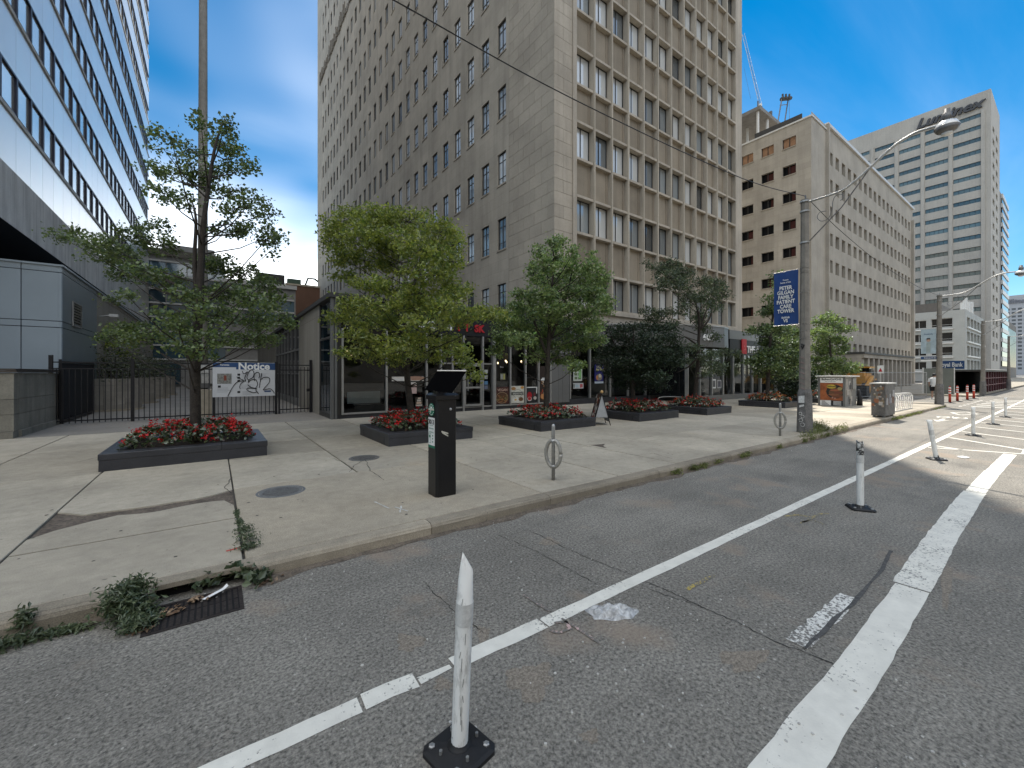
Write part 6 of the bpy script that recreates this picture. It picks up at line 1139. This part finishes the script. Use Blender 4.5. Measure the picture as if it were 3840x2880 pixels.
Ed = [('pel', 'spi'), ('spi', 'che'), ('che', 'nec'), ('nec', 'hea'), ('hea', 'crn'), ('che', 'shl'), ('che', 'shr'), ('shl', 'ell'), ('shr', 'elr'), ('ell', 'wrl'), ('elr', 'wrr'), ('wrl', 'hal'), ('wrr', 'har'), ('pel', 'hpl'), ('pel', 'hpr'), ('hpl', 'knl'), ('hpr', 'knr'), ('knl', 'anl'), ('knr', 'anr'), ('anl', 'tol'), ('anr', 'tor')]
rad = dict(pel=.14, spi=.12, che=.14, nec=.055, hea=.095, crn=.07, shl=.06, shr=.06, ell=.042, elr=.042, wrl=.03, wrr=.03, hal=.035, har=.035, hpl=.09, hpr=.09, knl=.058, knr=.058, anl=.04, anr=.04, tol=.035, tor=.035)
ks = list(J); me = bpy.data.meshes.new('body'); me.from_pydata([J[k] for k in ks], [(ks.index(a), ks.index(c)) for a, c in Ed], []); bo = bpy.data.objects.new('body', me); COL.objects.link(bo); bo.parent = pe
md = bo.modifiers.new('skin', 'SKIN'); me.materials.append(M('skin', (.45, .28, .2), .6, .05))
for i, k in enumerate(ks): sv = me.skin_vertices[0].data[i]; sv.radius = (rad[k], rad[k]); sv.use_root = (k == 'pel')
bo.modifiers.new('sub', 'SUBSURF').levels = 2; bo.modifiers['sub'].render_levels = 2
def loft(name, rings, mat):
    b = MB(); n = 14
    for (x, y, z, rx, ry) in rings:
        for k in range(n): a = 2*PI*k/n; b.v.append((x+rx*math.cos(a), y+ry*math.sin(a), z))
    for i in range(len(rings)-1):
        for k in range(n): j = (k+1) % n; b.f.append((i*n+k, i*n+j, (i+1)*n+j, (i+1)*n+k)); b.m.append(0)
    o = bpy.data.objects.new(name, b.mesh(name, mat, smooth=True)); COL.objects.link(o); o.parent = pe; return o
m_sh = M('white cotton', (.7, .7, .68), .8, .06); m_so = M('black cotton', (.015, .015, .017), .8)
loft('shirt', [(0, 0, .86, .17, .21), (0, 0, 1.1, .155, .2), (0, 0, 1.34, .165, .235), (0, 0, 1.44, .11, .2), (.01, 0, 1.49, .075, .085)], m_sh); loft('sleeve', [(-.03, .245, 1.17, .07, .07), (0, .2, 1.42, .08, .075)], m_sh); loft('sleeve', [(.05, -.25, 1.18, .07, .07), (0, -.2, 1.42, .08, .075)], m_sh)
loft('shorts', [(.09, .12, .56, .1, .1), (0, .1, .86, .13, .13), (0, .05, .95, .15, .16)], m_so); loft('shorts', [(-.01, -.11, .56, .1, .1), (0, -.1, .86, .13, .13), (0, -.05, .95, .15, .16)], m_so)
loft('hair', [(.03, 0, 1.58, .10, .105), (.03, 0, 1.66, .108, .108), (.035, 0, 1.73, .085, .085), (.04, 0, 1.755, .03, .03)], m_bk); loft('shoe', [(.1, .115, .0, .12, .05), (.1, .115, .06, .12, .05), (.06, .115, .1, .06, .045)], m_wt); loft('shoe', [(-.15, -.1, .0, .12, .05), (-.15, -.1, .07, .12, .05), (-.19, -.1, .12, .06, .045)], m_wt)

cx_, cy_ = gp(3612, 1716); props(MB().prism([(cx_-.14, cy_-.05), (cx_+.05, cy_-.09), (cx_+.15, cy_+.02), (cx_+.02, cy_+.09), (cx_-.12, cy_+.05)], .004, .016).build('paper_scrap', m_wt), 'flattened white paper scrap on the road beside the leaning lane post', 'litter')
b = MB()                                             # short dark scuffs rubbed onto the nearest post
for (du, z, l_, sl) in ((-.01, .70, .03, .6), (.012, .52, .05, .2), (.0, .40, .06, .15), (.008, .33, .035, .5), (.014, .26, .03, -.4), (-.012, .46, .03, .8), (.006, .16, .05, .1), (.012, .13, .05, .0), (.004, .20, .04, .1)):
    q = .0402; x0, y0 = .915+.028*z/.92, 1.68-.02*z/.92; f = -math.sqrt(max(0, q*q-du*du)); p0 = Vector((x0+RT[0]*du+FW[0]*f, y0+RT[1]*du+FW[1]*f, z)); d2 = du+l_*sl*.3; f2 = -math.sqrt(max(0, q*q-d2*d2)); p1 = Vector((x0+RT[0]*d2+FW[0]*f2, y0+RT[1]*d2+FW[1]*f2, z+l_)); b.tube([p0, p1], .0012, 4)
lpo = next(o for o in bpy.data.objects if o.name == 'lane_post'); b.build('scuff', m_alud, lpo)
